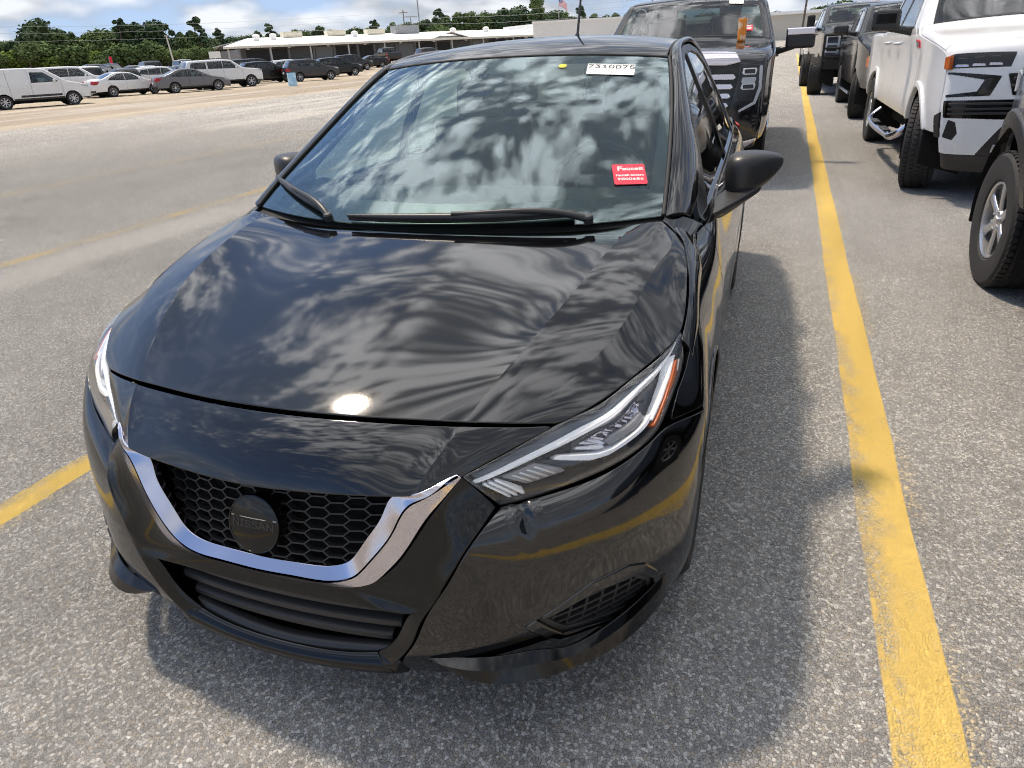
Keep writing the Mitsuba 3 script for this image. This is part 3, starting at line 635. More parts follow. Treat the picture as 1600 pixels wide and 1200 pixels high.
put2('fender_top', wing.piece(h=.010, r=.0012, depth=.03, off=.0008), 'black_paint')
door_f = Polygon([(1.300,.20),(1.285,.50),(1.245,.78),(1.215,.925),(1.36,.940),(2.02,.952),(2.36,.955),(2.36,.20)])
door_r = Polygon([(2.36,.20),(2.36,.955),(3.02,.965),(3.22,.972),(3.27,.90),(3.20,.74),(3.10,.55),(2.98,.20)]).difference(arch(RA, RW+.02))
quarter = Polygon([(2.98,.20),(3.10,.55),(3.20,.74),(3.27,.90),(3.22,.972),(3.36,.985),(3.60,.99),(4.0,.97),(4.42,.93),(4.45,.70),(4.45,.25),(4.30,.20)]).difference(arch(RA, RW))
fd = put2('front_door', side.piece(door_f, h=0.02, gap=.002, r=.003, depth=.03), 'black_paint')
put2('rear_door', side.piece(door_r, h=0.02, gap=.002, r=.003, depth=.03), 'black_paint')
put2('quarter_panel', side.piece(quarter, h=0.025, gap=.002, r=.003, depth=.03), 'black_paint')
sill = sbox(1.19, .155, 3.15, .198); put2('sill', side.piece(sill, h=.03, r=.004, depth=.05), 'black_plastic')
put2('side_backing', side.piece(unary_union([fender, door_f, door_r, quarter]).buffer(-.01), h=.06, r=0, depth=0, off=-.045, wall=False), 'dark_void')
hx = Surf([[(.872,1.0,.84),(.900,2.0,.84)],[(.872,1.0,.88),(.900,2.0,.88)]])
for a, d in ((2.16, fd[0]), (3.00, None)):
    for sg in (1, -1):
        p, n = side.ev(a, .855); p = p[0]
        h_ = tube([(p[0]-.012,a-.10,.858),(p[0]+.028,a-.07,.858),(p[0]+.034,a,.858),(p[0]+.028,a+.07,.858),(p[0]-.012,a+.10,.858)], .012, 10, 18)
        put('door_handle', h_ if sg > 0 else h_.mir(), 'black_paint', SED)
# side glass and its frames
fw = Polygon([(1.365,.955),(1.42,.968),(1.62,1.095),(1.80,1.205),(1.98,1.300),(2.12,1.348),(2.25,1.372),(2.285,1.374),(2.300,.965)])
rw = Polygon([(2.375,.968),(2.362,1.376),(2.55,1.380),(2.76,1.364),(2.93,1.318),(3.10,1.215),(3.19,1.12),(3.17,.985)])
put2('front_window', side.piece(fw, h=.03, r=0, depth=0, off=-.006, wall=False), 'window_glass')
put2('rear_window_pane', side.piece(rw, h=.03, r=0, depth=0, off=-.006, wall=False), 'window_glass')
hole = unary_union([fw, rw])
frm = Polygon([(1.215,.927),(1.30,.985),(1.46,1.062),(1.66,1.170),(1.83,1.268),(1.99,1.348),(2.12,1.387),(2.30,1.408),(2.58,1.412),(2.80,1.392),(2.98,1.342),(3.15,1.235),(3.25,1.12),(3.27,.985),(3.22,.974),(2.37,.957),(1.36,.942)])
put2('window_surround', side.piece(frm.difference(hole), h=.015, gap=.001, r=.003, depth=.02), 'black_plastic')
belt = LineString([(1.24,.937),(1.36,.949),(2.02,.960),(2.37,.964),(3.2,.979)]).buffer(.008)
put2('belt_trim', side.piece(belt, h=.015, r=.003, depth=.01, off=.004), 'piano_black')
put2('pillar_trim', side.piece(Polygon([(2.297,.97),(2.288,1.372),(2.36,1.374),(2.372,.97)]), h=.02, r=.002, depth=.01, off=.002), 'piano_black')
# windscreen
WL = [(.684,1.092,.977),(.672,1.24,1.052),(.656,1.40,1.127),(.634,1.58,1.213),(.606,1.76,1.300),(.577,1.915,1.368)]
WC = [(.935,.962),(1.11,1.055),(1.29,1.145),(1.49,1.241),(1.68,1.325),(1.845,1.395)]
ws = []
for (x, y, z), (cy, cz) in zip(WL, WC):
    t = np.array([0, .3, .55, .75, .9, 1.0]); ws.append([(x*k, cy+(y-cy)*(k**2.3), cz+(z-cz)*(k**2.3)) for k in t])
wind = Surf(ws, mirror=True)
put('windscreen', wind.piece(h=.02, r=0, depth=0, wall=False, gap=.002), 'screen_glass', SED)
fr = wind.box.buffer(-.001); tb = wind.tv; wu = wind.tu
inner = Polygon([(wu[0]+.062, tb[0]+.135), (0, tb[0]+.118), (wu[-1]-.062, tb[0]+.135), (wu[-1]-.052, tb[-1]-.035), (wu[0]+.052, tb[-1]-.035)]).buffer(.02)
vis = sbox(-.10, tb[-1]-.20, .10, tb[-1])
put('windscreen_border', wind.piece(fr.difference(inner.difference(sbox(-.075, tb[-1]-.125, .075, tb[-1]))), h=.015, r=0, depth=0, off=-.003, wall=False), 'frit_black', SED)
seal = lambda s: [np.array(p)*[s, 1, 1] for p in WL]
for s in (1, -1): put('windscreen_seal', tube([np.array(p)*[s, 1, 1]+np.array([s*.003, -.002, .003]) for p in WL], .006, 8, 30), 'rubber', SED)
put('windscreen_top_seal', tube([(x, 1.845+(.070)*(abs(x)/.577)**2.3+.004, 1.395-.027*(abs(x)/.577)**2.3+.001) for x in np.linspace(-.575, .575, 15)], .005, 8, 30), 'rubber', SED)
# A-pillar and roof rail: from the windscreen edge / roof ditch outwards to the door frame
P1 = [(.690,1.088,.975),(.679,1.24,1.055),(.663,1.40,1.130),(.641,1.58,1.216),(.613,1.76,1.303),(.585,1.915,1.371),(.566,2.10,1.405),(.556,2.40,1.425),(.545,2.80,1.418),(.525,3.10,1.378)]
q2 = [(1.185,.949),(1.335,1.000),(1.49,1.077),(1.68,1.181),(1.855,1.281),(2.01,1.355),(2.14,1.392),(2.42,1.412),(2.82,1.393),(3.14,1.25)]
P2 = [tuple(side.ev(y, z)[0][0]+np.array([.002, 0, .002])) for y, z in q2]
nrm = np.array([.62, -.28, .62])
mid = lambda t, d: [lerp(a, b, t)+np.array([.62, -.30 if i < 6 else 0, .65])*d for i, (a, b) in enumerate(zip(P1, P2))]
rail = Surf([P1, mid(.3, .020), mid(.65, .020), P2])
put2('roof_pillar', rail.piece(h=.014, gap=.001, r=.004, depth=.02), 'black_paint')
# roof, back glass, boot lid
def across(y, z, w, ze, n=7, p=2.4): return [(w*k, y, z+(ze-z)*k**p) for k in np.linspace(0, 1, n)]
rf = [across(1.850,1.399,.575,1.374), across(1.98,1.428,.571,1.397), across(2.2,1.455,.560,1.416), across(2.5,1.466,.552,1.428), across(2.8,1.456,.543,1.419), across(3.06,1.418,.528,1.385)]
for i, r in enumerate(rf[:2]): rf[i] = [(x, y+(.068 if i == 0 else .02)*(x/.577)**2.3, z) for x, y, z in r]
roof = Surf(rf, mirror=True)
put('roof', roof.piece(h=.02, gap=.003, r=.004, depth=.02), 'black_paint', SED)
for s in (1, -1): put('roof_moulding', tube([np.array([x*s, y, z-.003]) for x, y, z in P1[5:]], .007, 8, 30), 'matte_black', SED)
bw_ = [across(3.07,1.414,.526,1.380), across(3.3,1.33,.56,1.28), across(3.55,1.21,.60,1.15), across(3.78,1.075,.635,1.02)]
put('back_window', Surf(bw_, mirror=True).piece(h=.04, r=0, depth=0, wall=False), 'privacy_glass', SED)
cpil = Surf([[P1[9],(.560,3.32,1.278),(.602,3.56,1.150),(.640,3.79,1.018)], [tuple(side.ev(y, z)[0][0]) for y, z in ((3.14,1.25),(3.27,1.12),(3.45,1.0),(3.85,.985))]])
put2('rear_pillar', cpil.piece(h=.03, r=.003, depth=.02), 'black_paint')
bt = [across(3.79,1.072,.64,1.015), across(4.0,1.055,.66,1.00), across(4.25,1.035,.66,.985), across(4.40,1.02,.62,.97), across(4.46,.90,.62,.87), across(4.49,.70,.60,.70), across(4.49,.45,.60,.45), across(4.44,.25,.60,.25)]
put('boot', Surf(bt, mirror=True).piece(h=.04, r=.004, depth=.03), 'black_paint', SED)
for s in (1, -1):
    p_ = [(.62,4.46,.93),(.70,4.40,.92),(.77,4.28,.90)]; tl = Surf([p_, [(.62,4.49,.80),(.72,4.42,.80),(.785,4.29,.80)]]).piece(h=.03, r=.003, depth=.02, off=.006); put('tail_lamp', tl if s > 0 else tl.mir(), 'red_lens', SED)
ed = Surf([[(.62,4.455,.95),(.715,4.44,.93)],[(.60,4.49,.55),(.715,4.45,.55)],[(.60,4.44,.25),(.71,4.44,.25)]]); put2('rear_bumper_corner', ed.piece(h=.05, r=.003, depth=.03), 'black_paint')
# wing-to-glass cover, cowl, wipers
cowl = Surf([[(0,.918,.935),(.25,.928,.935),(.46,.975,.936),(.60,1.02,.945),(.69,1.075,.955)],[(0,.99,.955),(.25,1.0,.955),(.46,1.03,.958),(.60,1.07,.968),(.70,1.13,.975)]], mirror=True)
put('cowl', cowl.piece(h=.03, r=.002, depth=.03), 'matte_black', SED)
cov = Surf([[(.690,1.07,.972),(.722,1.045,.955),(.757,1.0,.925)],[(.690,1.115,.985),(.745,1.14,.968),(.790,1.16,.945)]])
put2('cowl_end_cover', cov.piece(h=.012, r=.003, depth=.02, off=-.003), 'black_paint')
def on_glass(x, s):
    """a point of the windscreen: x across, s metres up from its lower edge"""
    u = x*wu[-1]/.65; p, n = wind.ev(u, s); return p[0], n[0]
def wiper(x0, s0, x1, s1, xp, piv):
    k = np.linspace(0, 1, 14); pts = [on_glass(x0+(x1-x0)*t, s0+(s1-s0)*t) for t in k]
    w = thing_part('wiper')
    put('blade', tube([p+n*.010 for p, n in pts], [.006, .008, .008, .006], 8, 30), 'rubber', w)
    put('blade_cover', tube([p+n*.022 for p, n in pts], [.005, .010, .012, .012, .010, .005], 8, 30), 'black_plastic', w)
    m = on_glass(x0+(x1-x0)*.5, s0+(s1-s0)*.5); m = m[0]+m[1]*.034
    e = on_glass(xp, piv); e = e[0]+e[1]*.016
    put('arm', tube([e, lerp(e, m, .25)+np.array([0,0,.016]), lerp(e, m, .6)+np.array([0,0,.012]), m], [.011, .010, .008, .007], 8, 24), 'black_plastic', w)
    put('hub', xf(lathe([(0,-.01),(.013,-.01),(.014,.008),(.010,.013),(0,.014)], 18), frame(e, (1,0,0), (0,1,.3))), 'black_plastic', w)
def thing_part(n): key = fresh(f'{SED}__{n}'); labels[key] = {'label': 'black wiper with its arm parked low on the windscreen'}; return key
wiper(-.655, .150, -.335, .025, -.30, -.01)
wiper(-.23, .008, .42, .030, .46, -.01)
# door mirrors
def mirror_shell():
    pr = []   # rings along x
    for x, y0, y1, z0, z1, pw in ((.822,1.555,1.645,.980,1.050,2.4),(.832,1.525,1.668,.953,1.070,3.0),(.856,1.508,1.678,.943,1.081,3.6),(.890,1.508,1.682,.944,1.084,3.8),(.925,1.528,1.684,.958,1.083,3.6),(.958,1.560,1.684,.980,1.078,3.2),(.985,1.600,1.680,1.006,1.070,2.8),(1.003,1.640,1.674,1.030,1.057,2.3)):
        a = np.linspace(0, 2*np.pi, 33)[:-1]; c, s_ = np.cos(a), np.sin(a); cy, cz = (y0+y1)/2, (z0+z1)/2
        pr.append(np.stack([0*a+x, cy+(y1-y0)/2*np.sign(c)*np.abs(c)**(2/pw), cz+(z1-z0)/2*np.sign(s_)*np.abs(s_)**(2/pw)], 1))
    return pr
rings = mirror_shell(); rv = np.vstack(rings); n_ = 32; F = []
for k in range(len(rings)-1):
    for i in range(n_): a, b = k*n_+i, k*n_+(i+1) % n_; F += [(a, b, b+n_), (a, b+n_, a+n_)]
for k, base in ((0, 0), (len(rings)-1, (len(rings)-1)*n_)):
    rv = np.vstack([rv, rings[k].mean(0)]); c_ = len(rv)-1; F += [(base+i, c_, base+(i+1) % n_) if k == 0 else (base+(i+1) % n_, c_, base+i) for i in range(n_)]
sh = trimesh.Trimesh(rv, F, process=False); trimesh.repair.fix_normals(sh); sh = sh.subdivide_loop(1)
fpts = [(.800,1.345,.912),(.806,1.345,.930),(.800,1.52,.915),(.800,1.50,.955),(.830,1.40,.905),(.836,1.41,.928),(.868,1.51,.930),(.868,1.64,.945),(.940,1.55,.962),(.940,1.63,.965),(.868,1.52,.965),(.94,1.56,.985),(.868,1.64,.985)]
foot = trimesh.convex.convex_hull(np.array(fpts)).subdivide().subdivide(); foot = trimesh.smoothing.filter_taubin(foot, iterations=6); foot = tomesh(foot, 50)
for s in (1, -1):
    mk = put('mirror', tomesh(sh, True) if s > 0 else tomesh(sh, True).mir(), 'black_plastic', SED)
    put('mirror_foot', foot if s > 0 else foot.mir(), 'black_plastic', mk)
    gl = xf(rbox(.075, .004, .065, .002), frame((.912*s, 1.672, 1.025), (1,0,0), (0,1,0))); put('mirror_glass', gl, 'chrome', mk)
# wheels
def tyre_mesh(R, w, rim, n=72, tread=None, groove=.006, nb=None):
    h = w/2
    prof = [(rim, -h*.80),(rim+.012,-h*.92),((R+rim)/2,-h*1.0),(R-.022,-h*.96),(R-.006,-h*.84),(R,-h*.72)]
    gr = [-.42, -.14, .14, .42]
    for g in gr: prof += [(R, (g-.05)*h*1.4),(R-groove,(g-.04)*h*1.4),(R-groove,(g+.04)*h*1.4),(R,(g+.05)*h*1.4)]
    prof += [(R,h*.72),(R-.006,h*.84),(R-.022,h*.96),((R+rim)/2,h*1.0),(rim+.012,h*.92),(rim,h*.80)]
    return lathe(prof, n, 'x')
def wheel(parent, pos, R=.316, w=.195, rim=.200, style='spoke5', mtl='alloy', steer=0.0, side_=1, lug=None, name='wheel'):
    """a wheel whose outer face points to +x (side_=1) or -x"""
    c, q = math.cos(steer), math.sin(steer)
    A = np.array([[c, -q, 0, pos[0]], [q, c, 0, pos[1]], [0, 0, 1, pos[2]], [0, 0, 0, 1.0]])
    if side_ < 0: A = A @ np.diag([-1, -1, 1, 1.0])
    k = fresh(f'{parent}__{name}')
    scene[k] = {**wheel_ply('tyre', R, w, rim, style), 'to_world': T(A)}
    scene[f'{k}__rim'] = {**wheel_ply('rim', R, w, rim, style, mtl), 'to_world': T(A)}
    scene[f'{k}__brake'] = {**wheel_ply('brake', R, w, rim, style), 'to_world': T(A)}
    return k
_WP = {}
def wheel_ply(what, R, w, rim, style, mtl='alloy'):
    key = (what, R, w, rim, style, mtl if what == 'rim' else '')
    if key in _WP: return _WP[key]
    h = w/2
    if what == 'tyre':
        ms = [tomesh(tyre_mesh(R, w, rim, 72), 30)]
        if style in ('mud', 'truck6', 'truck5'):
            nb = 44 if style == 'mud' else 60; bl = []
            big = style == 'mud'
            for i in range(nb):
                for j, (x, sk) in enumerate(((-.62, .35), (-.2, -.5), (.2, .5), (.62, -.35))):
                    a = (i+.5*(j % 2))*2*np.pi/nb
                    b = rbox((.030 if big else .012)+w*.10, 2*np.pi*R/nb*(.62 if big else .74), .020 if big else .012, .003, seg=1)
                    cs, sn = math.cos(sk*.6), math.sin(sk*.6); Rz = np.eye(4); Rz[:2, :2] = [[cs, -sn], [sn, cs]]
                    B = np.eye(4); B[:3, :3] = np.array([[1, 0, 0], [0, math.cos(a), math.sin(a)], [0, -math.sin(a), math.cos(a)]]); 
                    tr = np.eye(4); tr[:3, 3] = [x*h*1.15, 0, R]
                    bl.append(b.tf(B @ tr @ Rz))
            ms += bl
        d = shape(cat(ms), 'rubber')
    elif what == 'rim':
        ms = [tomesh(lathe([(rim+.004,-h*.8),(rim+.006,h*.78),(rim-.004,h*.86),(rim-.016,h*.80),(rim-.020,h*.3),(rim-.03,-h*.6)], 56, 'x'), 30)]
        ns = {'spoke5': 5, 'truck6': 6, 'truck5': 5, 'spoke10': 10, 'mud': 8, 'cover8': 8, 'multi': 7}[style]
        for i in range(ns):
            a = i*2*np.pi/ns
            wd0, wd1 = {'spoke5': (.060,.040), 'truck6': (.062,.075), 'truck5': (.075,.095), 'spoke10': (.028,.022), 'mud': (.045,.055), 'cover8': (.055,.085), 'multi': (.036,.040)}[style]
            sp = Surf([[(h*.62,-wd0/2,.05),(h*.70,0,.05),(h*.62,wd0/2,.05)],[(h*.66,-wd0*.45,rim*.55),(h*.76,0,rim*.55),(h*.66,wd0*.45,rim*.55)],[(h*.70,-wd1/2,rim-.008),(h*.78,0,rim-.004),(h*.70,wd1/2,rim-.008)]], inside=(-1,0,.1))
            B = np.eye(4); B[:3, :3] = np.array([[1, 0, 0], [0, math.cos(a), math.sin(a)], [0, -math.sin(a), math.cos(a)]])
            ms.append(sp.piece(h=.03, r=.005, depth=.03).tf(B))
        ms.append(tomesh(lathe([(0,h*.80),(.030,h*.79),(.034,h*.72),(.060,h*.70),(.068,h*.60),(.068,h*.3)], 32, 'x'), 30))
        for i in range(5 if ns % 6 else 6):
            a = i*2*np.pi/(5 if ns % 6 else 6)+.3; nut = lathe([(0,.016),(.008,.016),(.010,.010),(.010,0)], 8, 'x'); nut.apply_translation([h*.69, .048*math.cos(a), .048*math.sin(a)]); ms.append(tomesh(nut))
        d = shape(cat(ms), mtl)
    else:
        d = shape(cat([tomesh(lathe([(0,h*.1),(rim*.72,h*.1),(rim*.72,h*.02)], 32, 'x')), tomesh(lathe([(rim*.70,-h*.2),(rim*1.0,-h*.3)], 32, 'x'))]), 'matte_black')
    _WP[key] = d; return d
for s in (1, -1):
    wheel(SED, (.762*s, FA, .316), steer=0.0, side_=s, style='spoke10'); wheel(SED, (.762*s, RA, .316), side_=s, style='spoke10')
    for y in (FA, RA):
        w_ = lathe([(.372,0),(.372,.30)], 40, 'x'); m = w_.copy(); m.vertices[:, 0] += .50; m.vertices[:, 1] += y; m.vertices[:, 2] += .316
        keep = m.triangles_center[:, 2] > .20; m.update_faces(keep); mm = tomesh(m); mm = cat([mm, M(mm.v, mm.f[:, ::-1], -mm.n)]); put('wheel_liner', mm if s > 0 else mm.mir(), 'dark_void', SED)
        e_ = tube([(side.ev(y+RW*math.cos(a), .316+RW*math.sin(a))[0][0]) for a in np.linspace(math.radians(-8 if y > 2 else 0), math.radians(180), 36)], .006, 8); put('arch_lip', e_ if s > 0 else e_.mir(), 'black_paint', SED)
put('underbody', cat([rbox(1.2, 3.9, .06, .02, (0, 2.3, .22)), rbox(.9, 1.0, .3, .02, (0, .75, .40))]), 'dark_void', SED)
# cabin
put('dashboard', Surf([[(x, 1.04+.10*(x/.6)**2, .955) for x in np.linspace(-.62, .62, 7)], [(x, 1.30, .985-.02*(x/.6)**2) for x in np.linspace(-.66, .66, 7)], [(x, 1.52, .965) for x in np.linspace(-.67, .67, 7)], [(x, 1.60, .88) for x in np.linspace(-.68, .68, 7)], [(x, 1.56, .60) for x in np.linspace(-.68, .68, 7)]]).piece(h=.04, r=.005, depth=.03), 'interior_dark', SED)
for sx in (-.36, .36):
    st = put('seat', xf(rbox(.50, .12, .62, .05), frame((sx, 2.36, .84), (1,0,0), (0,.96,-.28))), 'seat_cloth', SED)
    put('headrest', xf(rbox(.27, .09, .18, .04), frame((sx, 2.45, 1.215), (1,0,0), (0,.97,-.22))), 'seat_cloth', st)
    put('cushion', rbox(.50, .5, .14, .05, (sx, 2.08, .52)), 'seat_cloth', st)
put('rear_seat', xf(rbox(1.2, .12, .6, .05), frame((0, 3.15, .86), (1,0,0), (0,.94,-.34))), 'seat_cloth', SED)
put('cabin_floor', rbox(1.3, 2.4, .04, .01, (0, 2.3, .30)), 'interior_dark', SED)
sw = trimesh.creation.torus(.180, .015, 40, 12); sw = xf(sw, frame((.36, 1.72, .925), (1,0,0), (0,.45,.9)))
ste = put('steering_wheel', sw, 'interior_dark', SED); put('airbag_cover', xf(rbox(.17,.13,.05,.03), frame((.36,1.70,.925), (1,0,0), (0,.45,.9))), 'interior_dark', ste)
put('inside_mirror', xf(rbox(.22,.03,.065,.014), frame((.0,1.80,1.275),(1,0,0),(0,1,0))), 'interior_dark', SED)
put('headlining', roof.piece(h=.06, r=0, depth=0, off=-.035, wall=False), 'headliner', SED)
# aerial on the roof
ae = put('aerial', tube([(.02,2.78,1.445),(.02,2.79,1.475)], [.022,.010], 12), 'black_plastic', SED)
put('rod', tube([(.02,2.79,1.47),(.02,2.84,1.58),(.02,2.93,1.80)], [.0065,.006,.004], 8), 'black_plastic', ae)
# stickers on the windscreen
def glass_frame(px, ps, rot=0.0):
    p, n = wind.ev(px, ps); p, n = p[0], n[0]; e, _ = wind.ev(px+.01, ps); xd = e[0]-p; A = frame(p+n*.0025, xd, np.cross(n, xd))
    R = np.eye(4); R[:2, :2] = [[math.cos(rot), -math.sin(rot)], [math.sin(rot), math.cos(rot)]]; return A @ R
def flat(poly, t=.0008): return extr(poly, t)
def text(s, h, x=0, y=0, sx=1.0, t=.0006, z=.0008, bold=False, center=True):
    m = meshkit.text_mesh(s, h, t, bold=bold); m.vertices[:, 0] *= sx; w = m.bounds[1][0]
    m.vertices += [x-(w/2 if center else 0), y, z]; return m
def shift(m, x, y, z): return M(tomesh(m).v+np.array([x, y, z]), tomesh(m).f, tomesh(m).n)
A_ = glass_frame(.425, tb[-1]-.118, -.03)
tk = put('lot_ticket', xf(flat(rrect(.168, .078, .002)), A_), 'paper_white', label='white paper ticket numbered 7310075 taped inside the top of the sedan windscreen', cat_='ticket')
put('print', cat([xf(text('7310075', .0250, 0, .007, 1.10, bold=True), A_), xf(text('WU22', .0070, .004, -.0085, 1.3), A_), *[xf(shift(rbox(w, .0016, .0004, .0001), x, y, .0009), A_) for x, y, w in ((-.052,-.012,.012),(-.044,-.0235,.044),(-.012,-.019,.010),(.004,-.0165,.012),(.012,-.022,.014),(-.002,-.0255,.018),(.018,-.027,.010))]]), 'ink', tk)
A_ = glass_frame(.235, tb[-1]-.090)
put('yellow_dot', xf(flat(Polygon(np.stack([(.0145)*np.cos(np.linspace(0,6.28,24)), (.0145)*np.sin(np.linspace(0,6.28,24))],1))), A_), 'sticker_yellow', label='round yellow dot sticker at the top of the sedan windscreen', cat_='sticker')
A_ = glass_frame(.545, .215, -.02)
rs = put('red_sticker', xf(flat(rrect(.098, .098, .006)), A_), 'sticker_red', label='red dealer sticker with white lettering low on the sedan windscreen', cat_='sticker')
fl = Polygon([(-.038,.028),(-.034,.022),(-.030,.024),(-.027,.014),(-.023,.016),(-.020,.030),(-.030,.033)])
put('lettering', cat([xf(text('aucett', .0135, .012, .019, 1.15, bold=True), A_), xf(text('F', .019, -.027, .017, 1.2, bold=True), A_), xf(text('Faucett Motors', .0085, 0, -.010, 1.0, bold=True), A_), xf(text('9000686', .0105, 0, -.029, 1.2, bold=True), A_)]), 'paper_white', rs)
# ------------------------------------------------------------------ the other vehicles: a builder from side profiles (front at y = 0 facing -y, x > 0 its left side)
gloss('paint_white', (0.86, 0.87, 0.88), 0.02); gloss('paint_silver', (0.30, 0.30, 0.325), 0.05); gloss('paint_navy', (0.014, 0.016, 0.026), 0.006, 1.65)
gloss('paint_charcoal', (0.030, 0.032, 0.036), 0.01, 1.6); gloss('paint_gunmetal', (0.085, 0.088, 0.096), 0.03, 1.6); gloss('paint_dark', (0.016, 0.017, 0.020), 0.015); gloss('paint_steel', (0.19, 0.23, 0.30), 0.02, 1.6)
gloss('paint_red', (0.25, 0.012, 0.016), 0.02); gloss('paint_blue', (0.02, 0.05, 0.14), 0.02)
mat('dark_glass', dict(type='plastic', diffuse_reflectance=rgb(0.010, 0.012, 0.013), int_ior=1.6))
mat('cabin_glass', dict(type='thindielectric', int_ior=1.47, specular_transmittance=rgb(0.34, 0.42, 0.40)))
gloss('lamp_dark', (0.05, 0.05, 0.055), 0.03); gloss('lamp_bright', (0.62, 0.64, 0.67), 0.04)
def chaikin(pts, n=2):
    p = np.asarray(pts, float)
    for _ in range(n):
        q = [p[0]]
        for a, b in zip(p[:-1], p[1:]): q += [a*.78+b*.22, a*.22+b*.78]
        p = np.array(q+[p[-1]])
    return p
class Body:
    def __init__(s, W, segs, zb, zs, roof_in=.20, taper=(.12, .45, .08, .5), L=None, r=.05, scoop=.0, shoulder=.0):
        s.W, s.zb, s.r = W, zb, r
        pts = [p for _, ps, _ in segs for p in ps]; s.L = L or max(p[0] for p in pts); zt = max(p[1] for p in pts); s.zt = zt
        ys = np.r_[np.linspace(-.1, .9, 8), np.linspace(1.3, s.L-1.0, 6), np.linspace(s.L-.7, s.L+.1, 6)]
        zz = np.unique(np.r_[np.linspace(.1, zb-.12, 5), zb-.04, zb, np.linspace(zb+.12, zt+.1, 4)])
        def X(y, z):
            w = W-.035*max(0, (zs+.25-z)/.25 if z < zs+.25 else 0)**1.5
            w -= taper[0]*math.exp(-(max(y, 0)/taper[1])**1.6)+taper[2]*math.exp(-(max(s.L-y, 0)/taper[3])**1.6)
            if z > zb-.05: w -= roof_in*((z-zb+.05)/(zt-zb+.05))**1.12+shoulder
            if zs < z < zb: w -= scoop*math.sin((z-zs)/(zb-zs)*math.pi)*(1 if .9 < y < s.L-.9 else .3)
            return w
        s.X = X
        s.side = Surf([[(X(y, z), y, z) for y in ys] for z in zz], tu=ys, tv=zz, inside=(0, s.L/2, .8))
        line = []; crown = []; s.brk = {}
        for name, ps, c in segs:
            s.brk[name] = ps[0]
            for p in ps: line.append(p); crown.append(c)
        s.brk['end'] = line[-1]
        o = np.column_stack([line, crown]); o = chaikin(o, 2)
        d = np.gradient(o[:, :2], axis=0); nr = np.stack([-d[:, 1], d[:, 0]], 1); nr /= np.linalg.norm(nr, axis=1, keepdims=True)
        s.t = np.r_[0, np.cumsum(np.linalg.norm(np.diff(o[:, :2], axis=0), axis=1))]; s.o = o
        ks = np.array([0, .25, .5, .72, .86, .94, .98, 1.0]); rows = []
        for (y, z, c), n in zip(o, nr):
            xe = X(y, z); row = []
            kr = max(.5, 1-r*1.6/xe)
            for k in ks:
                a = max(0, (k-kr)/(1-kr)); dr_ = r*(1-math.sqrt(max(0, 1-a*a)))
                q = np.array([y, z])+n*(c*(1-k*k)-dr_); row.append((xe*k, q[0], q[1]))
            rows.append(row)
        s.top = Surf(rows, mirror=True, tu=ks, tv=s.t, inside=(0, s.L/2, .8))
        s.outline = Polygon(np.vstack([o[:, :2]])).buffer(0).buffer(-r*.98)
    def v(s, name, dy=0):
        p = s.brk[name]; return s.t[np.argmin(np.hypot(s.o[:, 0]-p[0], s.o[:, 1]-p[1]))]+dy
    def vz(s, z):      # front face: height -> v
        k = np.argmax(s.o[:, 1] > s.brk['screen'][1]-.02) if 'screen' in s.brk else len(s.o)//3
        zc = np.maximum.accumulate(s.o[:k, 1])+np.arange(k)*1e-6; return np.interp(z, zc, s.t[:k])
    def front(s, pts): return Polygon([(u, s.vz(z)) for u, z in pts]).buffer(0)
    def band(s, a, b, u0=-1, u1=1, g=.004): return sbox(u0, s.v(a)+g, u1, s.v(b)-g)
    def vrear(s, z):
        k0 = len(s.o)*2//3; zc = s.o[k0:, 1][::-1]; zc = np.maximum.accumulate(zc)+np.arange(len(zc))*1e-6; return np.interp(z, zc, s.t[k0:][::-1])
    def rear(s, pts): return Polygon([(u, s.vrear(z)) for u, z in pts]).buffer(0)
def mirrored(a): return [(-x, z) for x, z in a]
class Kit:
    """a vehicle's parts in its own frame, placed as often as needed"""
    def __init__(s): s.parts = []; s.wheels = []
    def add(s, name, m, bsdf, under=None, mir=False, label=None):
        if m is None: return
        m = tomesh(m); s.parts.append((name, shape(m, bsdf), bsdf, under, label))
        if mir: s.parts.append((name, shape(m.mir(), bsdf), bsdf, under, label))
    def place(s, name, label, cat_, A, paint=None, group=None):
        k = thing(name, label, cat_, group); last = {}
        for n, d, b, u, lb in s.parts:
            if paint and b == 'PAINT': d = {**d, 'bsdf': ref(paint)}
            last[n] = put(n, d, b, last.get(u, k) if u else k, A=A, label=lb)
        for (x, y, z, R, w, rim, st, ml, steer, sd) in s.wheels:
            c, q = math.cos(steer), math.sin(steer)
            B = np.array([[c, -q, 0, x], [q, c, 0, y], [0, 0, 1, z], [0, 0, 0, 1.0]])
            if sd < 0: B = B @ np.diag([-1, -1, 1, 1.0])
            wk = fresh(f'{k}__wheel')
            scene[wk] = {**wheel_ply('tyre', R, w, rim, st), 'to_world': T(A @ B)}
            scene[f'{wk}__rim'] = {**wheel_ply('rim', R, w, rim, st, ml), 'to_world': T(A @ B)}
            scene[f'{wk}__brake'] = {**wheel_ply('brake', R, w, rim, st), 'to_world': T(A @ B)}
        return k
mat('PAINT', dict(type='diffuse', reflectance=rgb(.5, .5, .5)))
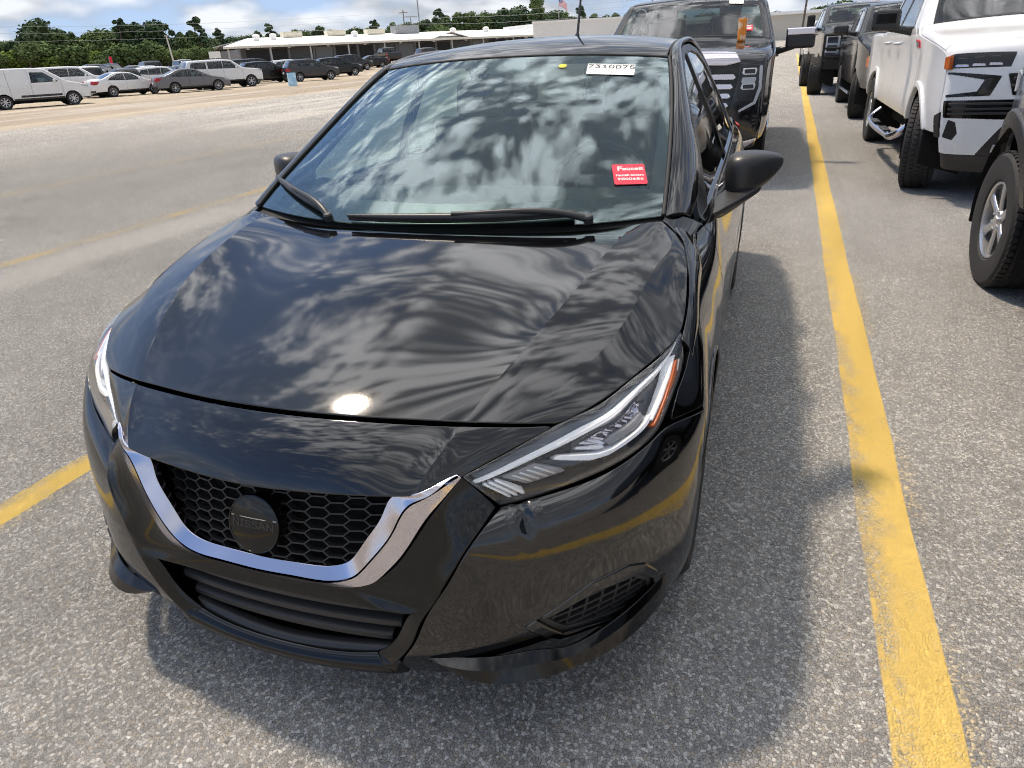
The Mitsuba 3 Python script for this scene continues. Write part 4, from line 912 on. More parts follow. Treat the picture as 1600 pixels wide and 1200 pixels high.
def common_kit(B, arches, wins, doors, wheel_spec, zs, h=.06, glass='cabin_glass', trim='black_plastic', lower=None, screen_u=.90, liner=True, belt=None, pillar='PAINT', arch_flare=None, gap=.0045, back=True, glass_rear='privacy_glass'):
    K_ = Kit(); fw_, rw_, R, w, rim, st, ml, track = wheel_spec
    ar = unary_union([arch(y, r, z) for y, z, r in arches]); wn = unary_union(wins)
    sidep = B.outline.intersection(sbox(-1, zs, 99, 99)).difference(ar)
    grooves = unary_union([LineString(d).buffer(gap) for d in doors]) if doors else Polygon()
    zones = sidep.difference(unary_union([w_.buffer(.012) for w_ in wins]))
    # panels between the door lines
    xs = [-1]+[d[0][0] for d in doors]+[99]
    pieces = list(getattr(zones.difference(grooves), 'geoms', [zones.difference(grooves)]))
    cx = [np.mean([q for q, _ in d]) for d in doors]
    for p in sorted(pieces, key=lambda p: p.representative_point().x):
        if p.area < .004: continue
        x = p.representative_point().x; n = sum(x > c for c in cx)
        nm = 'front_wing' if n == 0 else 'rear_panel' if n == len(doors) else 'front_door' if n == 1 else 'rear_door'
        K_.add(nm, B.side.piece(p, h=h, r=.004, depth=.02), 'PAINT', mir=True)
    for w_ in wins: K_.add('side_window', B.side.piece(w_, h=h, r=0, depth=0, off=-.004, wall=False), glass_rear if w_.centroid.x > (doors[1][0][0] if len(doors) > 1 else 99) else glass, mir=True)
    fr = unary_union([w_.buffer(.016).difference(w_.buffer(-.006)) for w_ in wins]).intersection(B.outline)
    K_.add('window_frame', B.side.piece(fr, h=h*.7, r=.002, depth=.01, off=.002), trim, mir=True)
    # top skin
    su = screen_u
    K_.add('bonnet', B.top.piece(B.band('bonnet', 'screen', -.998, .998), h=h, r=.004, depth=.02), 'PAINT')
    sc = B.band('screen', 'roof', -su, su)
    K_.add('windscreen', B.top.piece(sc, h=h, r=0, depth=0, off=-.004, wall=False), glass)
    K_.add('screen_frame', B.top.piece(sc.buffer(.004).difference(sc.buffer(-.022)), h=h*.6, r=.001, depth=.006, off=.001), 'frit_black')
    K_.add('pillar', B.top.piece(B.band('screen', 'roof', su+.004, 1, 0), h=h*.7, r=.002, depth=.02), pillar, mir=True)
    K_.add('roof', B.top.piece(B.band('roof', 'back', -1, 1), h=h, r=.003, depth=.02), 'PAINT')
    bg = B.band('back', 'tail', -.86, .86)
    K_.add('rear_window', B.top.piece(bg, h=h, r=0, depth=0, off=-.004, wall=False), glass_rear)
    K_.add('rear_frame', B.top.piece(B.band('back', 'tail', -1, 1, 0).difference(bg), h=h, r=.002, depth=.02), 'PAINT')
    K_.add('tail_panel', B.top.piece(B.band('tail', 'end', -1, 1), h=h, r=.003, depth=.02), 'PAINT')
    for y, z in ((fw_, arches[0][1]), (rw_, arches[1][1])):
        for sd in (1, -1): K_.wheels.append((sd*(track), y, R, R, w, rim, st, ml, 0.0, sd))
    if liner:
        for y, z, r in arches:
            m = tomesh(lathe([(.02, 0), (r+.02, 0), (r+.02, .36)], 30, 'x')); m = M(m.v+[B.W-.40, y, z], m.f, m.n); m = cat([m, M(m.v, m.f[:, ::-1], -m.n)])
            m.f = m.f[(m.v[m.f][:, :, 2].mean(1) > R*.6)]; K_.add('wheel_liner', m, 'dark_void', mir=True)
    K_.add('underbody', rbox(B.W*1.5, B.L-.9, max(.1, zs*.5), .02, (0, B.L/2, zs*.85)), 'dark_void')
    # cabin: dark floor, dashboard, seats
    y0, zc = B.brk['screen']; ye = B.brk['back'][0]
    K_.add('dashboard', rbox(B.W*1.55, .45, .30, .08, (0, y0+.32, zc-.17)), 'interior_dark')
    K_.add('cabin_floor', rbox(B.W*1.5, max(.5, ye-y0), .05, .01, (0, (y0+ye)/2, zc-.45)), 'interior_dark')
    yy = y0+1.25
    for sx in (-.40, .40):
        K_.add('seat', cat([rbox(.50, .16, .62, .06, (sx*B.W, yy, zc+.0)), rbox(.28, .11, .20, .05, (sx*B.W, yy+.04, zc+.40))]), 'seat_cloth')
    if back: K_.add('rear_bench', rbox(B.W*1.3, .16, .55, .06, (0, min(yy+.95, ye-.1), zc-.02)), 'seat_cloth')
    return K_
def mirror_part(K_, B, y, z, w=.24, h_=.17, d=.12, mt='black_plastic', out=.20, chrome_cap=None, r=.04, arm=None):
    x0 = B.X(y, z-.08)
    m = rbox(w, d, h_, r, (x0+out+w/2-.06, y, z))
    K_.add('mirror', m, mt, mir=True)
    K_.add('mirror_arm', tube([(x0-.03, y+.06, z-h_*.62), (x0+.06, y+.03, z-h_*.55), (x0+out+.04, y, z-h_*.38)], [.05, .04, .035], 10), arm or 'black_plastic', mir=True)
    if chrome_cap: K_.add('mirror_cap', rbox(w*1.02, d*.8, h_*.42, r*.7, (x0+out+w/2-.06, y-.015, z+h_*.31)), chrome_cap, mir=True)
def profile_pickup(hf, hr, rf, bt, L=5.85, zb0=.50, y_c=1.42, y_r=2.15, y_b=3.75, lean=.10, ws=None):
    return [('front', [(.06, zb0), (0, zb0+.14), (0, .82), (.03, hf-.20), (.05+lean*.5, hf-.05)], .09),
            ('bonnet', [(.13+lean, hf), (.5, lerp(hf, hr, .45)), (y_c-.10, hr-.01)], .035),
            ('screen', [(y_c, hr+.01), (y_r-.12, rf-.11)], .07),
            ('roof', [(y_r, rf-.055), (y_r+.35, rf-.01), (y_b-.5, rf), (y_b-.10, rf-.03)], .035),
            ('back', [(y_b, rf-.09), (y_b+.16, bt+.10)], .03),
            ('tail', [(y_b+.20, bt+.0), (y_b+.24, bt-.03), (L-.10, bt-.03), (L-.01, bt-.06), (L, .95), (L-.03, .60), (L-.10, .55)], .01)]
def pickup_kit(W=1.03, hf=1.25, hr=1.36, rf=1.92, bt=1.38, L=5.85, zs=.52, zb=1.34, fa=.98, wb=3.745, R=.41, tw=.275, rim=.235, style='truck6', ml='alloy', h=.04, arch_r=None, y_c=1.42, y_r=2.15, y_b=3.75, taper=(.10, .40, .03, .4), zb0=.5, trim='black_plastic', lean=.10, scoop=.02, pillar='PAINT', track=None, roof_in=.19):
    B = Body(W, profile_pickup(hf, hr, rf, bt, L, zb0, y_c, y_r, y_b, lean), zb, zs, roof_in=roof_in, taper=taper, L=L, r=.055, scoop=scoop)
    ra = fa+wb; ar = arch_r or R+.075
    yA = y_c+.40
    fwn = Polygon([(yA+.02, zb+.03), (yA+.10, zb+.08), (y_r+.06, rf-.16), (y_r+.30, rf-.115), (y_r+.72, rf-.105), (y_r+.72, zb+.03)])
    yB = y_r+.78
    rwn = Polygon([(yB, zb+.03), (yB, rf-.105), (y_b-.28, rf-.115), (y_b-.10, rf-.20), (y_b-.06, zb+.03)])
    doors = [[(y_c+.10, zs-.1), (y_c+.06, zs+.4), (y_c+.10, zb-.06), (yA-.02, zb+.06), (y_r-.04, rf-.12)], [(yB-.03, 0), (yB-.03, 3)], [(y_b-.02, zs-.1), (y_b-.02, zb+.02), (y_b-.02, 3)]]
    K_ = common_kit(B, [(fa, R-.01, ar), (ra, R-.01, ar)], [fwn, rwn], doors, (fa, ra, R, tw, rim, style, ml, track or W-tw/2-.015), zs, h=h, trim=trim, screen_u=.90, pillar=pillar, glass_rear='cabin_glass')
    for y in (y_r+.62, y_b-.18): 
        x = B.X(y, zb-.13); K_.add('door_handle', tube([(x-.01, y-.11, zb-.13), (x+.035, y-.09, zb-.13), (x+.04, y, zb-.13), (x+.035, y+.09, zb-.13), (x-.01, y+.11, zb-.13)], .016, 8, 14), 'PAINT', mir=True)
    K_.add('bed_rail', cat([tube([(B.X(y, bt)-.03, y, bt+.0) for y in np.linspace(y_b+.25, L-.05, 8)], .03, 8)]), trim, mir=True)
    K_.add('exhaust_and_axle', cat([tube([(-W+.3, ra, R), (W-.3, ra, R)], .06, 10), tube([(-W+.3, fa, R), (W-.3, fa, R)], .05, 10), rbox(.3, .3, .3, .1, (0, ra, R))]), 'dark_void')
    return K_, B
def graphic(K_, B, name, pts, bsdf, off=.004, depth=.03, r=.004, h=.03, both_=True, sym=False, under=None, label=None):
    poly = B.front(pts)
    if sym: poly = unary_union([poly, B.front(mirrored(pts))])
    m = B.top.piece(poly, h=h, off=off, depth=depth, r=r)
    K_.add(name, m, bsdf, mir=both_ and not sym, under=under, label=label)
def side_graphic(K_, B, name, poly, bsdf, off=.004, depth=.02, r=.004, h=.03, label=None): K_.add(name, B.side.piece(poly, h=h, off=off, depth=depth, r=r), bsdf, mir=True, label=label)
def front_skin(K_, B, poly=None, h=.03):
    f = B.band('front', 'bonnet', -1, 1, 0.003); K_.add('front_panel', B.top.piece(f if poly is None else poly, h=h, r=.004, depth=.03), 'PAINT')

def steer(K_, a): K_.wheels = [(*w[:8], a if w[1] < 2 else 0.0, w[9]) for w in K_.wheels]
# ---- dark navy pickup right behind the sedan
K1, B1 = pickup_kit(W=1.02, hf=1.28, hr=1.39, rf=1.93, bt=1.40, R=.405, h=.03, zb0=.38, zs=.46, taper=(.075, .34, .03, .4), lean=.06)
front_skin(K1, B1)
def g1(n, pts, *a, dz=-.055, **kw): graphic(K1, B1, n, [(u, z+dz) for u, z in pts], *a, **kw)
g1( 'grille_surround', [(-.72,1.235),(-.68,1.25),(.68,1.25),(.72,1.235),(.72,1.10),(.66,.82),(.50,.76),(-.50,.76),(-.66,.82),(-.72,1.10)], 'piano_black', .006, both_=False)
g1( 'grille_top_bar', [(0,1.215),(.58,1.215),(.735,1.24),(.66,1.305),(.54,1.318),(0,1.318)], 'chrome', .024, .04, .01, sym=True, both_=False)
for z in (1.115, 1.03, .945, .86): g1( 'grille_bar', [(-.70+(1.115-z)*.2,z),(-.67+(1.115-z)*.2,z+.030),(.67-(1.115-z)*.2,z+.030),(.70-(1.115-z)*.2,z),(.67-(1.115-z)*.2,z-.018),(-.67+(1.115-z)*.2,z-.018)], 'chrome', .022, .03, .007, both_=False)
g1( 'headlight', [(.74,1.225),(.965,1.235),(.985,1.0),(.95,.90),(.77,.90),(.73,.94)], 'lamp_dark', .008, .03, .006)
for z in (1.165, 1.085, 1.03): g1( 'lamp_frame', [(.765,z+.032),(.895,z+.036),(.905,z+.022),(.895,z-.022),(.775,z-.026),(.755,z-.010)], 'satin_silver' if z != 1.085 else 'lamp_bright', .014, .01, .003)
for z in (1.165, 1.03): g1( 'lamp_lens', [(.775,z+.022),(.885,z+.025),(.887,z-.013),(.782,z-.016)], 'lamp_dark', .019, .01, .004)
g1( 'running_light', [(.925,1.22),(.955,1.225),(.968,1.02),(.925,.875),(.76,.795),(.75,.815),(.90,.895),(.938,1.03)], 'lamp_bright', .014, .02, .004)
g1( 'bumper_lip', [(0,.66),(.45,.66),(.52,.715),(.76,.72),(.86,.655),(.985,.675),(.985,.645),(.86,.575),(0,.565)], 'chrome', .02, .05, .006, sym=True, both_=False, dz=-.185)
g1( 'bumper_lower', [(-.98,.64),(-.60,.64),(.60,.64),(.98,.64),(.98,.56),(-.98,.56)], 'black_plastic', .008, both_=False, dz=-.17)
g1( 'intake_slot', [(.90,.88),(.955,.89),(.96,.76),(.92,.745)], 'dark_void', .004, dz=-.16)
for z in (.86, .825, .79): g1( 'slot_fin', [(.905,z+.008),(.955,z+.010),(.957,z-.006),(.907,z-.008)], 'black_plastic', .010, .01, .002, h=.02, dz=-.16)
mirror_part(K1, B1, 1.90, 1.40, .33, .22, .14, 'black_plastic', .17, 'chrome', .035)
side_graphic(K1, B1, 'running_board', sbox(1.6, .38, 3.7, .45), 'chrome', .05, .12, .01)
nv = K1.place('dark_pickup', 'dark navy pickup with tall chrome-barred grille parked right behind the black sedan', 'pickup truck', pose(-.04, 7.05, 0, 0), 'paint_navy')
# things lying on or stuck to it
def on_truck(B, A, u, v, off=0): 
    p, n = B.top.ev(u, v); return A[:3, :3] @ p[0]+A[:3, 3], A[:3, :3] @ n[0]
PA_ = pose(-.04, 7.05, 0, 0); vs = B1.v('screen')
prin('can_orange', mikit.proc(lambda p, n, uv: mix_((0.80, 0.26, 0.03), (0.86, 0.62, 0.42), smst_(0.60, 0.66, N_(p.x*34, p.y*34, p.z*16+3))*0.8)), 0.25, metallic=0.3)
p, n = on_truck(B1, PA_, .63, vs-.16)
cn = put('drink_can', lathe([(0,0),(.038,0),(.045,.010),(.048,.020),(.048,.215),(.042,.234),(.038,.239),(.036,.235),(0,.234)], 28), 'can_orange', A=np.block([[np.eye(3), (p-[0,0,.004])[:, None]], [np.zeros((1, 3)), np.ones((1, 1))]]), label='tall orange drink can standing on the bonnet of the dark navy pickup', cat_='can')
put('lid', lathe([(0,.2355),(.036,.2355),(.0375,.240),(.040,.2395),(.041,.228),(.044,.227)], 28), 'satin_silver', cn, A=np.block([[np.eye(3), (p-[0,0,.004])[:, None]], [np.zeros((1, 3)), np.ones((1, 1))]]))
def screen_sticker(B, A, u, v, w, h_, bsdf, name, label, cat_):
    p, n = on_truck(B, A, u, v); p2, _ = on_truck(B, A, u+.01, v); F_ = frame(p+n*.004, p2-p, np.cross(n, p2-p)); k = put(name, xf(extr(rrect(w, h_, .006), .001), F_), bsdf, label=label, cat_=cat_); return k, F_
k_, F_ = screen_sticker(B1, PA_, .70, vs+.17, .125, .105, 'sticker_red', 'red_sticker', 'red dealer sticker with white lines low on the windscreen of the dark navy pickup', 'sticker')
put('lettering', cat([xf(shift(rbox(w, .012, .0005, .0002), x, y, .0015), F_) for x, y, w in ((0,.032,.09),(0,.004,.10),(0,-.020,.09))]), 'paper_white', k_)
screen_sticker(B1, PA_, .58, vs+.675, .17, .075, 'paper_white', 'lot_ticket', 'white paper ticket at the top of the windscreen of the dark navy pickup', 'ticket')

# ---- white pickup on the right
K2, B2 = pickup_kit(W=1.03, hf=1.30, hr=1.43, rf=1.97, bt=1.45, R=.425, tw=.27, rim=.235, h=.025, scoop=.038, zb=1.42, zs=.60, zb0=.30, fa=.92, taper=(.06, .30, .03, .4), arch_r=.515, lean=.05, pillar='PAINT')
low = B2.front([(-1,.44),(1,.44),(1,.29),(-1,.29)])
front_skin(K2, B2, B2.band('front', 'bonnet', -1, 1, .003).difference(low))
K2.add('bumper_lower', B2.top.piece(low, h=.03, r=.006, depth=.05, off=-.004), 'black_plastic')
graphic(K2, B2, 'tow_recess', [(0,.70),(.52,.68),(.72,.44),(0,.44)], 'black_plastic', .003, sym=True, both_=False)
graphic(K2, B2, 'tow_hook', [(.50,.52),(.58,.53),(.60,.47),(.52,.46)], 'satin_silver', .03)
graphic(K2, B2, 'headlight', [(.52,1.205),(.99,1.225),(.995,1.115),(.55,1.105)], 'lamp_dark', .004, .04, .006)
for u in (.66, .78, .90): graphic(K2, B2, 'lamp_projector', [(u-.04,1.185),(u+.04,1.19),(u+.035,1.135),(u-.035,1.13)], 'lamp_dark', .009, .02, .008); graphic(K2, B2, 'lamp_chrome', [(u-.045,1.135),(u+.045,1.14),(u+.05,1.122),(u-.05,1.118)], 'chrome', .010, .02, .003)
graphic(K2, B2, 'amber_marker', [(.962,1.215),(.994,1.22),(.996,1.115),(.965,1.110)], 'amber', .010)
side_graphic(K2, B2, 'side_marker', Polygon([(.02,1.215),(.14,1.20),(.13,1.115),(.02,1.105)]), 'amber', .006)
graphic(K2, B2, 'running_light_slot', [(.60,1.045),(.99,1.09),(.99,1.075),(.72,1.02),(.76,.935),(.98,.915),(.98,.895),(.66,.90)], 'piano_black', .005)
graphic(K2, B2, 'running_light', [(.66,1.03),(.715,1.025),(.745,.935),(.69,.925)], 'lamp_dark', .010)
graphic(K2, B2, 'grille', [(-.56,1.06),(.56,1.06),(.50,.90),(-.50,.90)], 'piano_black', .008, both_=False)
for z in (1.02, .97): graphic(K2, B2, 'grille_bar', [(-.52,z+.012),(.52,z+.012),(.52,z-.010),(-.52,z-.010)], 'black_plastic', .02, .02, .004, both_=False)
graphic(K2, B2, 'lower_grille', [(-.985,.870),(.985,.870),(.975,.735),(.55,.72),(-.55,.72),(-.975,.735)], 'piano_black', .005, both_=False)
for z in (.84, .80, .765): graphic(K2, B2, 'lower_grille_bar', [(-.95,z+.010),(.95,z+.010),(.95,z-.008),(-.95,z-.008)], 'black_plastic', .014, .02, .004, both_=False)
graphic(K2, B2, 'corner_vent', [(.88,.70),(.935,.72),(.975,.58),(.90,.555),(.86,.61)], 'matte_black', .004)
side_graphic(K2, B2, 'corner_vent_side', Polygon([(.03,.78),(.16,.74),(.14,.57),(.03,.57)]), 'matte_black', .003)
aro = arch(.92, .57, .415).difference(arch(.92, .512, .415)).intersection(sbox(0, .60, 9, 9)); arr = arch(.92+3.745, .57, .415).difference(arch(.92+3.745, .512, .415)).intersection(sbox(0, .60, 9, 9))
side_graphic(K2, B2, 'arch_flare', aro, 'PAINT', .022, .03, .012); side_graphic(K2, B2, 'arch_flare', arr, 'PAINT', .022, .03, .012)
mirror_part(K2, B2, 1.90, 1.53, .27, .20, .15, 'black_plastic', .20, None, .04)
K2.add('mirror_trim', rbox(.20, .02, .10, .01, (B2.X(1.9, 1.45)+.28, 1.822, 1.545)), 'piano_black', mir=True)
xr = B2.X(2.5, .6)
K2.add('step_bar', tube([(xr-.06, 1.62, .50), (xr+.06, 1.68, .40), (xr+.08, 1.85, .385), (xr+.08, 3.6, .385), (xr+.05, 3.78, .41), (xr-.06, 3.84, .50)], .040, 12, 40), 'chrome', mir=True)
for y in (2.15, 3.05): K2.add('step_pad', rbox(.075, .42, .02, .006, (xr+.085, y, .425)), 'black_plastic', mir=True)
p_, n_2 = B2.side.ev(1.40, 1.26); 
K2.add('badge', B2.side.piece(Polygon([(1.26,1.255),(1.50,1.265),(1.52,1.335),(1.30,1.325)]), h=.03, off=.006, depth=.006, r=.001), 'sticker_red', mir=True)
for a in (1.30, 1.385, 1.43): K2.add('badge_letter', B2.side.piece(Polygon([(a,1.27),(a+.045,1.272),(a+.055,1.318),(a+.01,1.315)]), h=.03, off=.011, depth=.004, r=.001), 'lamp_dark', mir=True)
steer(K2, -.26); K2.place('white_pickup', 'white pickup with black mirrors and chrome side steps on the right', 'pickup truck', pose(3.30, 6.18, 0, -.012), 'paint_white')

# ---- grey-blue pickup cut off by the right edge
K3, B3 = pickup_kit(W=.955, hf=1.24, hr=1.36, rf=1.86, bt=1.30, R=.385, tw=.245, rim=.222, h=.025, zb=1.26, zs=.55, zb0=.52, fa=.86, wb=3.24, L=5.4, y_c=1.35, y_r=2.0, y_b=3.3, taper=(.20, .60, .03, .4), arch_r=.50, lean=.14)
front_skin(K3, B3)
fl = lambda y: arch(y, .60, .40).difference(arch(y, .497, .40)).intersection(sbox(-1, .48, 9, 9))
for y in (.86, .86+3.24): side_graphic(K3, B3, 'arch_flare', fl(y).intersection(B3.outline.buffer(.02)), 'black_plastic', .045, .06, .02, h=.025)
graphic(K3, B3, 'headlight', [(.60,1.14),(.97,1.17),(.99,1.04),(.64,.99)], 'lamp_dark', .006)
graphic(K3, B3, 'lamp_chrome', [(.66,1.11),(.92,1.13),(.93,1.06),(.70,1.03)], 'lamp_bright', .010)
side_graphic(K3, B3, 'headlight_wrap', Polygon([(.04,1.16),(.36,1.15),(.34,1.07),(.04,1.03)]), 'lamp_bright', .006)
graphic(K3, B3, 'grille', [(-.55,1.13),(.55,1.13),(.48,.80),(-.48,.80)], 'piano_black', .01, both_=False)
graphic(K3, B3, 'bumper_lower', [(-.98,.70),(.98,.70),(.97,.53),(-.97,.53)], 'black_plastic', .01, both_=False)
K3.add('bonnet_scoop', B3.top.piece(sbox(-.42, B3.v('bonnet')+.30, .42, B3.v('screen')-.25), h=.04, off=.030, depth=.05, r=.02), 'black_plastic')
K3.add('hanging_bracket', cat([rbox(.05, .09, .10, .012, (.80, .30, .60)), rbox(.03, .05, .16, .01, (.83, .34, .52))]), 'satin_silver', mir=True)
mirror_part(K3, B3, 2.25, 1.42, .22, .17, .13)
K3.place('grey_pickup', 'blue-grey pickup with black wheel-arch flare, cut off by the right edge', 'pickup truck', pose(3.19, 4.72, 0, math.pi), 'paint_steel')

# ---- charcoal pickup behind the white one
K4, B4 = pickup_kit(W=1.01, hf=1.22, hr=1.40, rf=1.93, bt=1.38, R=.40, tw=.27, rim=.235, style='truck5', h=.05, zb=1.36, zs=.55, zb0=.36, taper=(.13, .42, .03, .4), ml='dark_alloy')
front_skin(K4, B4)
graphic(K4, B4, 'headlight', [(.56,1.08),(.70,1.14),(.98,1.12),(.99,.86),(.90,.82),(.60,.86)], 'lamp_bright', .008, .04, .01)
graphic(K4, B4, 'lamp_surround', [(.62,1.06),(.80,1.09),(.82,.90),(.66,.89)], 'lamp_dark', .014)
graphic(K4, B4, 'amber_marker', [(.84,1.09),(.97,1.08),(.975,.90),(.93,.86),(.86,.88)], 'amber', .016, h=.02)
side_graphic(K4, B4, 'side_marker', Polygon([(.02,1.08),(.20,1.04),(.18,.90),(.02,.88)]), 'amber', .008)
graphic(K4, B4, 'grille', [(-.50,1.10),(.50,1.10),(.56,.80),(.40,.72),(-.40,.72),(-.56,.80)], 'piano_black', .01, both_=False)
graphic(K4, B4, 'grille_cross', [(-.05,1.10),(.05,1.10),(.05,.72),(-.05,.72)], 'chrome', .024, both_=False); graphic(K4, B4, 'grille_cross', [(-.54,.93),(.54,.93),(.54,.86),(-.54,.86)], 'chrome', .026, both_=False)
graphic(K4, B4, 'bumper_trim', [(-1,.70),(1,.70),(1,.675),(-1,.675)], 'chrome', .016, both_=False)
graphic(K4, B4, 'bumper_lower', [(-.99,.67),(.99,.67),(.98,.36),(-.98,.36)], 'piano_black', .008, both_=False)
graphic(K4, B4, 'bumper_lip', [(-.98,.40),(.98,.40),(.97,.365),(-.97,.365)], 'chrome', .018, both_=False)
graphic(K4, B4, 'fog_lamp', [(.72,.58),(.80,.61),(.86,.58),(.88,.51),(.80,.46),(.73,.50)], 'satin_silver', .018); graphic(K4, B4, 'fog_lens', [(.745,.56),(.80,.585),(.845,.56),(.85,.51),(.80,.485),(.755,.51)], 'lamp_dark', .026)
mirror_part(K4, B4, 1.88, 1.50, .26, .15, .13, 'black_plastic', .22)
K4.add('running_board', tube([(B4.X(2, .5)+.03, 1.5, .40), (B4.X(2, .5)+.05, 3.7, .40)], .035, 10), 'chrome', mir=True)
steer(K4, -.20); K4.place('charcoal_pickup', 'charcoal pickup with amber-cornered headlights behind the white pickup', 'pickup truck', pose(3.40, 13.15, 0, -.012), 'paint_charcoal')

# ---- lifted dark pickup with a brush guard and mud tyres
K5, B5 = pickup_kit(W=1.00, hf=1.50, hr=1.66, rf=2.17, bt=1.60, R=.455, tw=.34, rim=.25, style='mud', ml='dark_alloy', h=.06, zb=1.58, zs=.72, zb0=.66, fa=.95, wb=3.95, L=6.0, taper=(.05, .3, .03, .4), arch_r=.56, track=.99, trim='matte_black')
front_skin(K5, B5)
graphic(K5, B5, 'grille', [(-.60,1.42),(.60,1.42),(.60,.98),(-.60,.98)], 'chrome', .01, both_=False)
graphic(K5, B5, 'grille_opening', [(-.54,1.38),(.54,1.38),(.54,1.24),(-.54,1.24)], 'matte_black', .02, both_=False); graphic(K5, B5, 'grille_opening', [(-.54,1.17),(.54,1.17),(.54,1.03),(-.54,1.03)], 'matte_black', .02, both_=False)
graphic(K5, B5, 'headlight', [(.64,1.40),(.97,1.42),(.98,1.02),(.66,1.0)], 'lamp_bright', .012)
graphic(K5, B5, 'lamp_frame', [(.70,1.36),(.94,1.37),(.94,1.24),(.70,1.23)], 'lamp_dark', .02); graphic(K5, B5, 'lamp_frame', [(.70,1.18),(.94,1.19),(.95,1.06),(.71,1.05)], 'lamp_dark', .02)
graphic(K5, B5, 'bumper', [(-.99,.96),(.99,.96),(.97,.66),(-.97,.66)], 'matte_black', .03, both_=False)
yg = -.16
gd = [tube([(-.98,yg,1.42),(.98,yg,1.42)], .030, 10), tube([(-.98,yg,1.12),(.98,yg,1.12)], .028, 10), tube([(-.98,yg,.92),(.98,yg,.92)], .028, 10)]
gd += [tube([(x,yg,.70),(x,yg,1.43)], .03, 10) for x in (-.98,-.58,.58,.98)]+[rbox(1.9,.12,.20,.03,(0,yg+.05,.76))]
K5.add('brush_guard', cat(gd), 'matte_black')
mirror_part(K5, B5, 1.90, 1.76, .20, .34, .14, 'matte_black', .22, None, .05); K5.add('mirror_cap', rbox(.14,.05,.10,.02,(B5.X(1.9,1.7)+.30,1.83,1.50)), 'chrome', mir=True)
K5.add('mud_tyre_spare', tube([(-.8,4.9,.46),(.8,4.9,.46)], .07, 10), 'dark_void')
steer(K5, -.14); K5.place('lifted_pickup', 'lifted dark pickup with brush guard and chunky mud tyres, third in the right row', 'pickup truck', pose(3.14, 19.75, 0, .022), 'paint_charcoal')
# ---- pickups farther down the right-hand row
K6, B6 = pickup_kit(h=.09, hf=1.32, hr=1.42, rf=1.98, R=.42, zs=.58, style='truck5', zb0=.45)
front_skin(K6, B6, h=.08)
graphic(K6, B6, 'headlight', [(.60,1.24),(.99,1.26),(.99,1.05),(.62,1.03)], 'lamp_bright', .01, h=.06); graphic(K6, B6, 'amber_marker', [(.80,1.10),(.985,1.11),(.985,1.04),(.80,1.03)], 'amber', .016, h=.06)
graphic(K6, B6, 'grille', [(-.56,1.24),(.56,1.24),(.56,.86),(-.56,.86)], 'piano_black', .01, both_=False, h=.08); graphic(K6, B6, 'bumper', [(-.99,.78),(.99,.78),(.98,.48),(-.98,.48)], 'black_plastic', .02, both_=False, h=.08)
mirror_part(K6, B6, 1.9, 1.52, .26, .20, .14)
K6.place('row_pickup', 'white pickup with amber marker lamps behind the lifted dark pickup', 'pickup truck', pose(3.30, 30.6, 0, 0), 'paint_white', 'pickups far down the right-hand row')
K6.place('row_pickup', 'dark pickup behind the far white pickup in the right row', 'pickup truck', pose(3.42, 38.0, 0, 0), 'paint_dark', 'pickups far down the right-hand row')
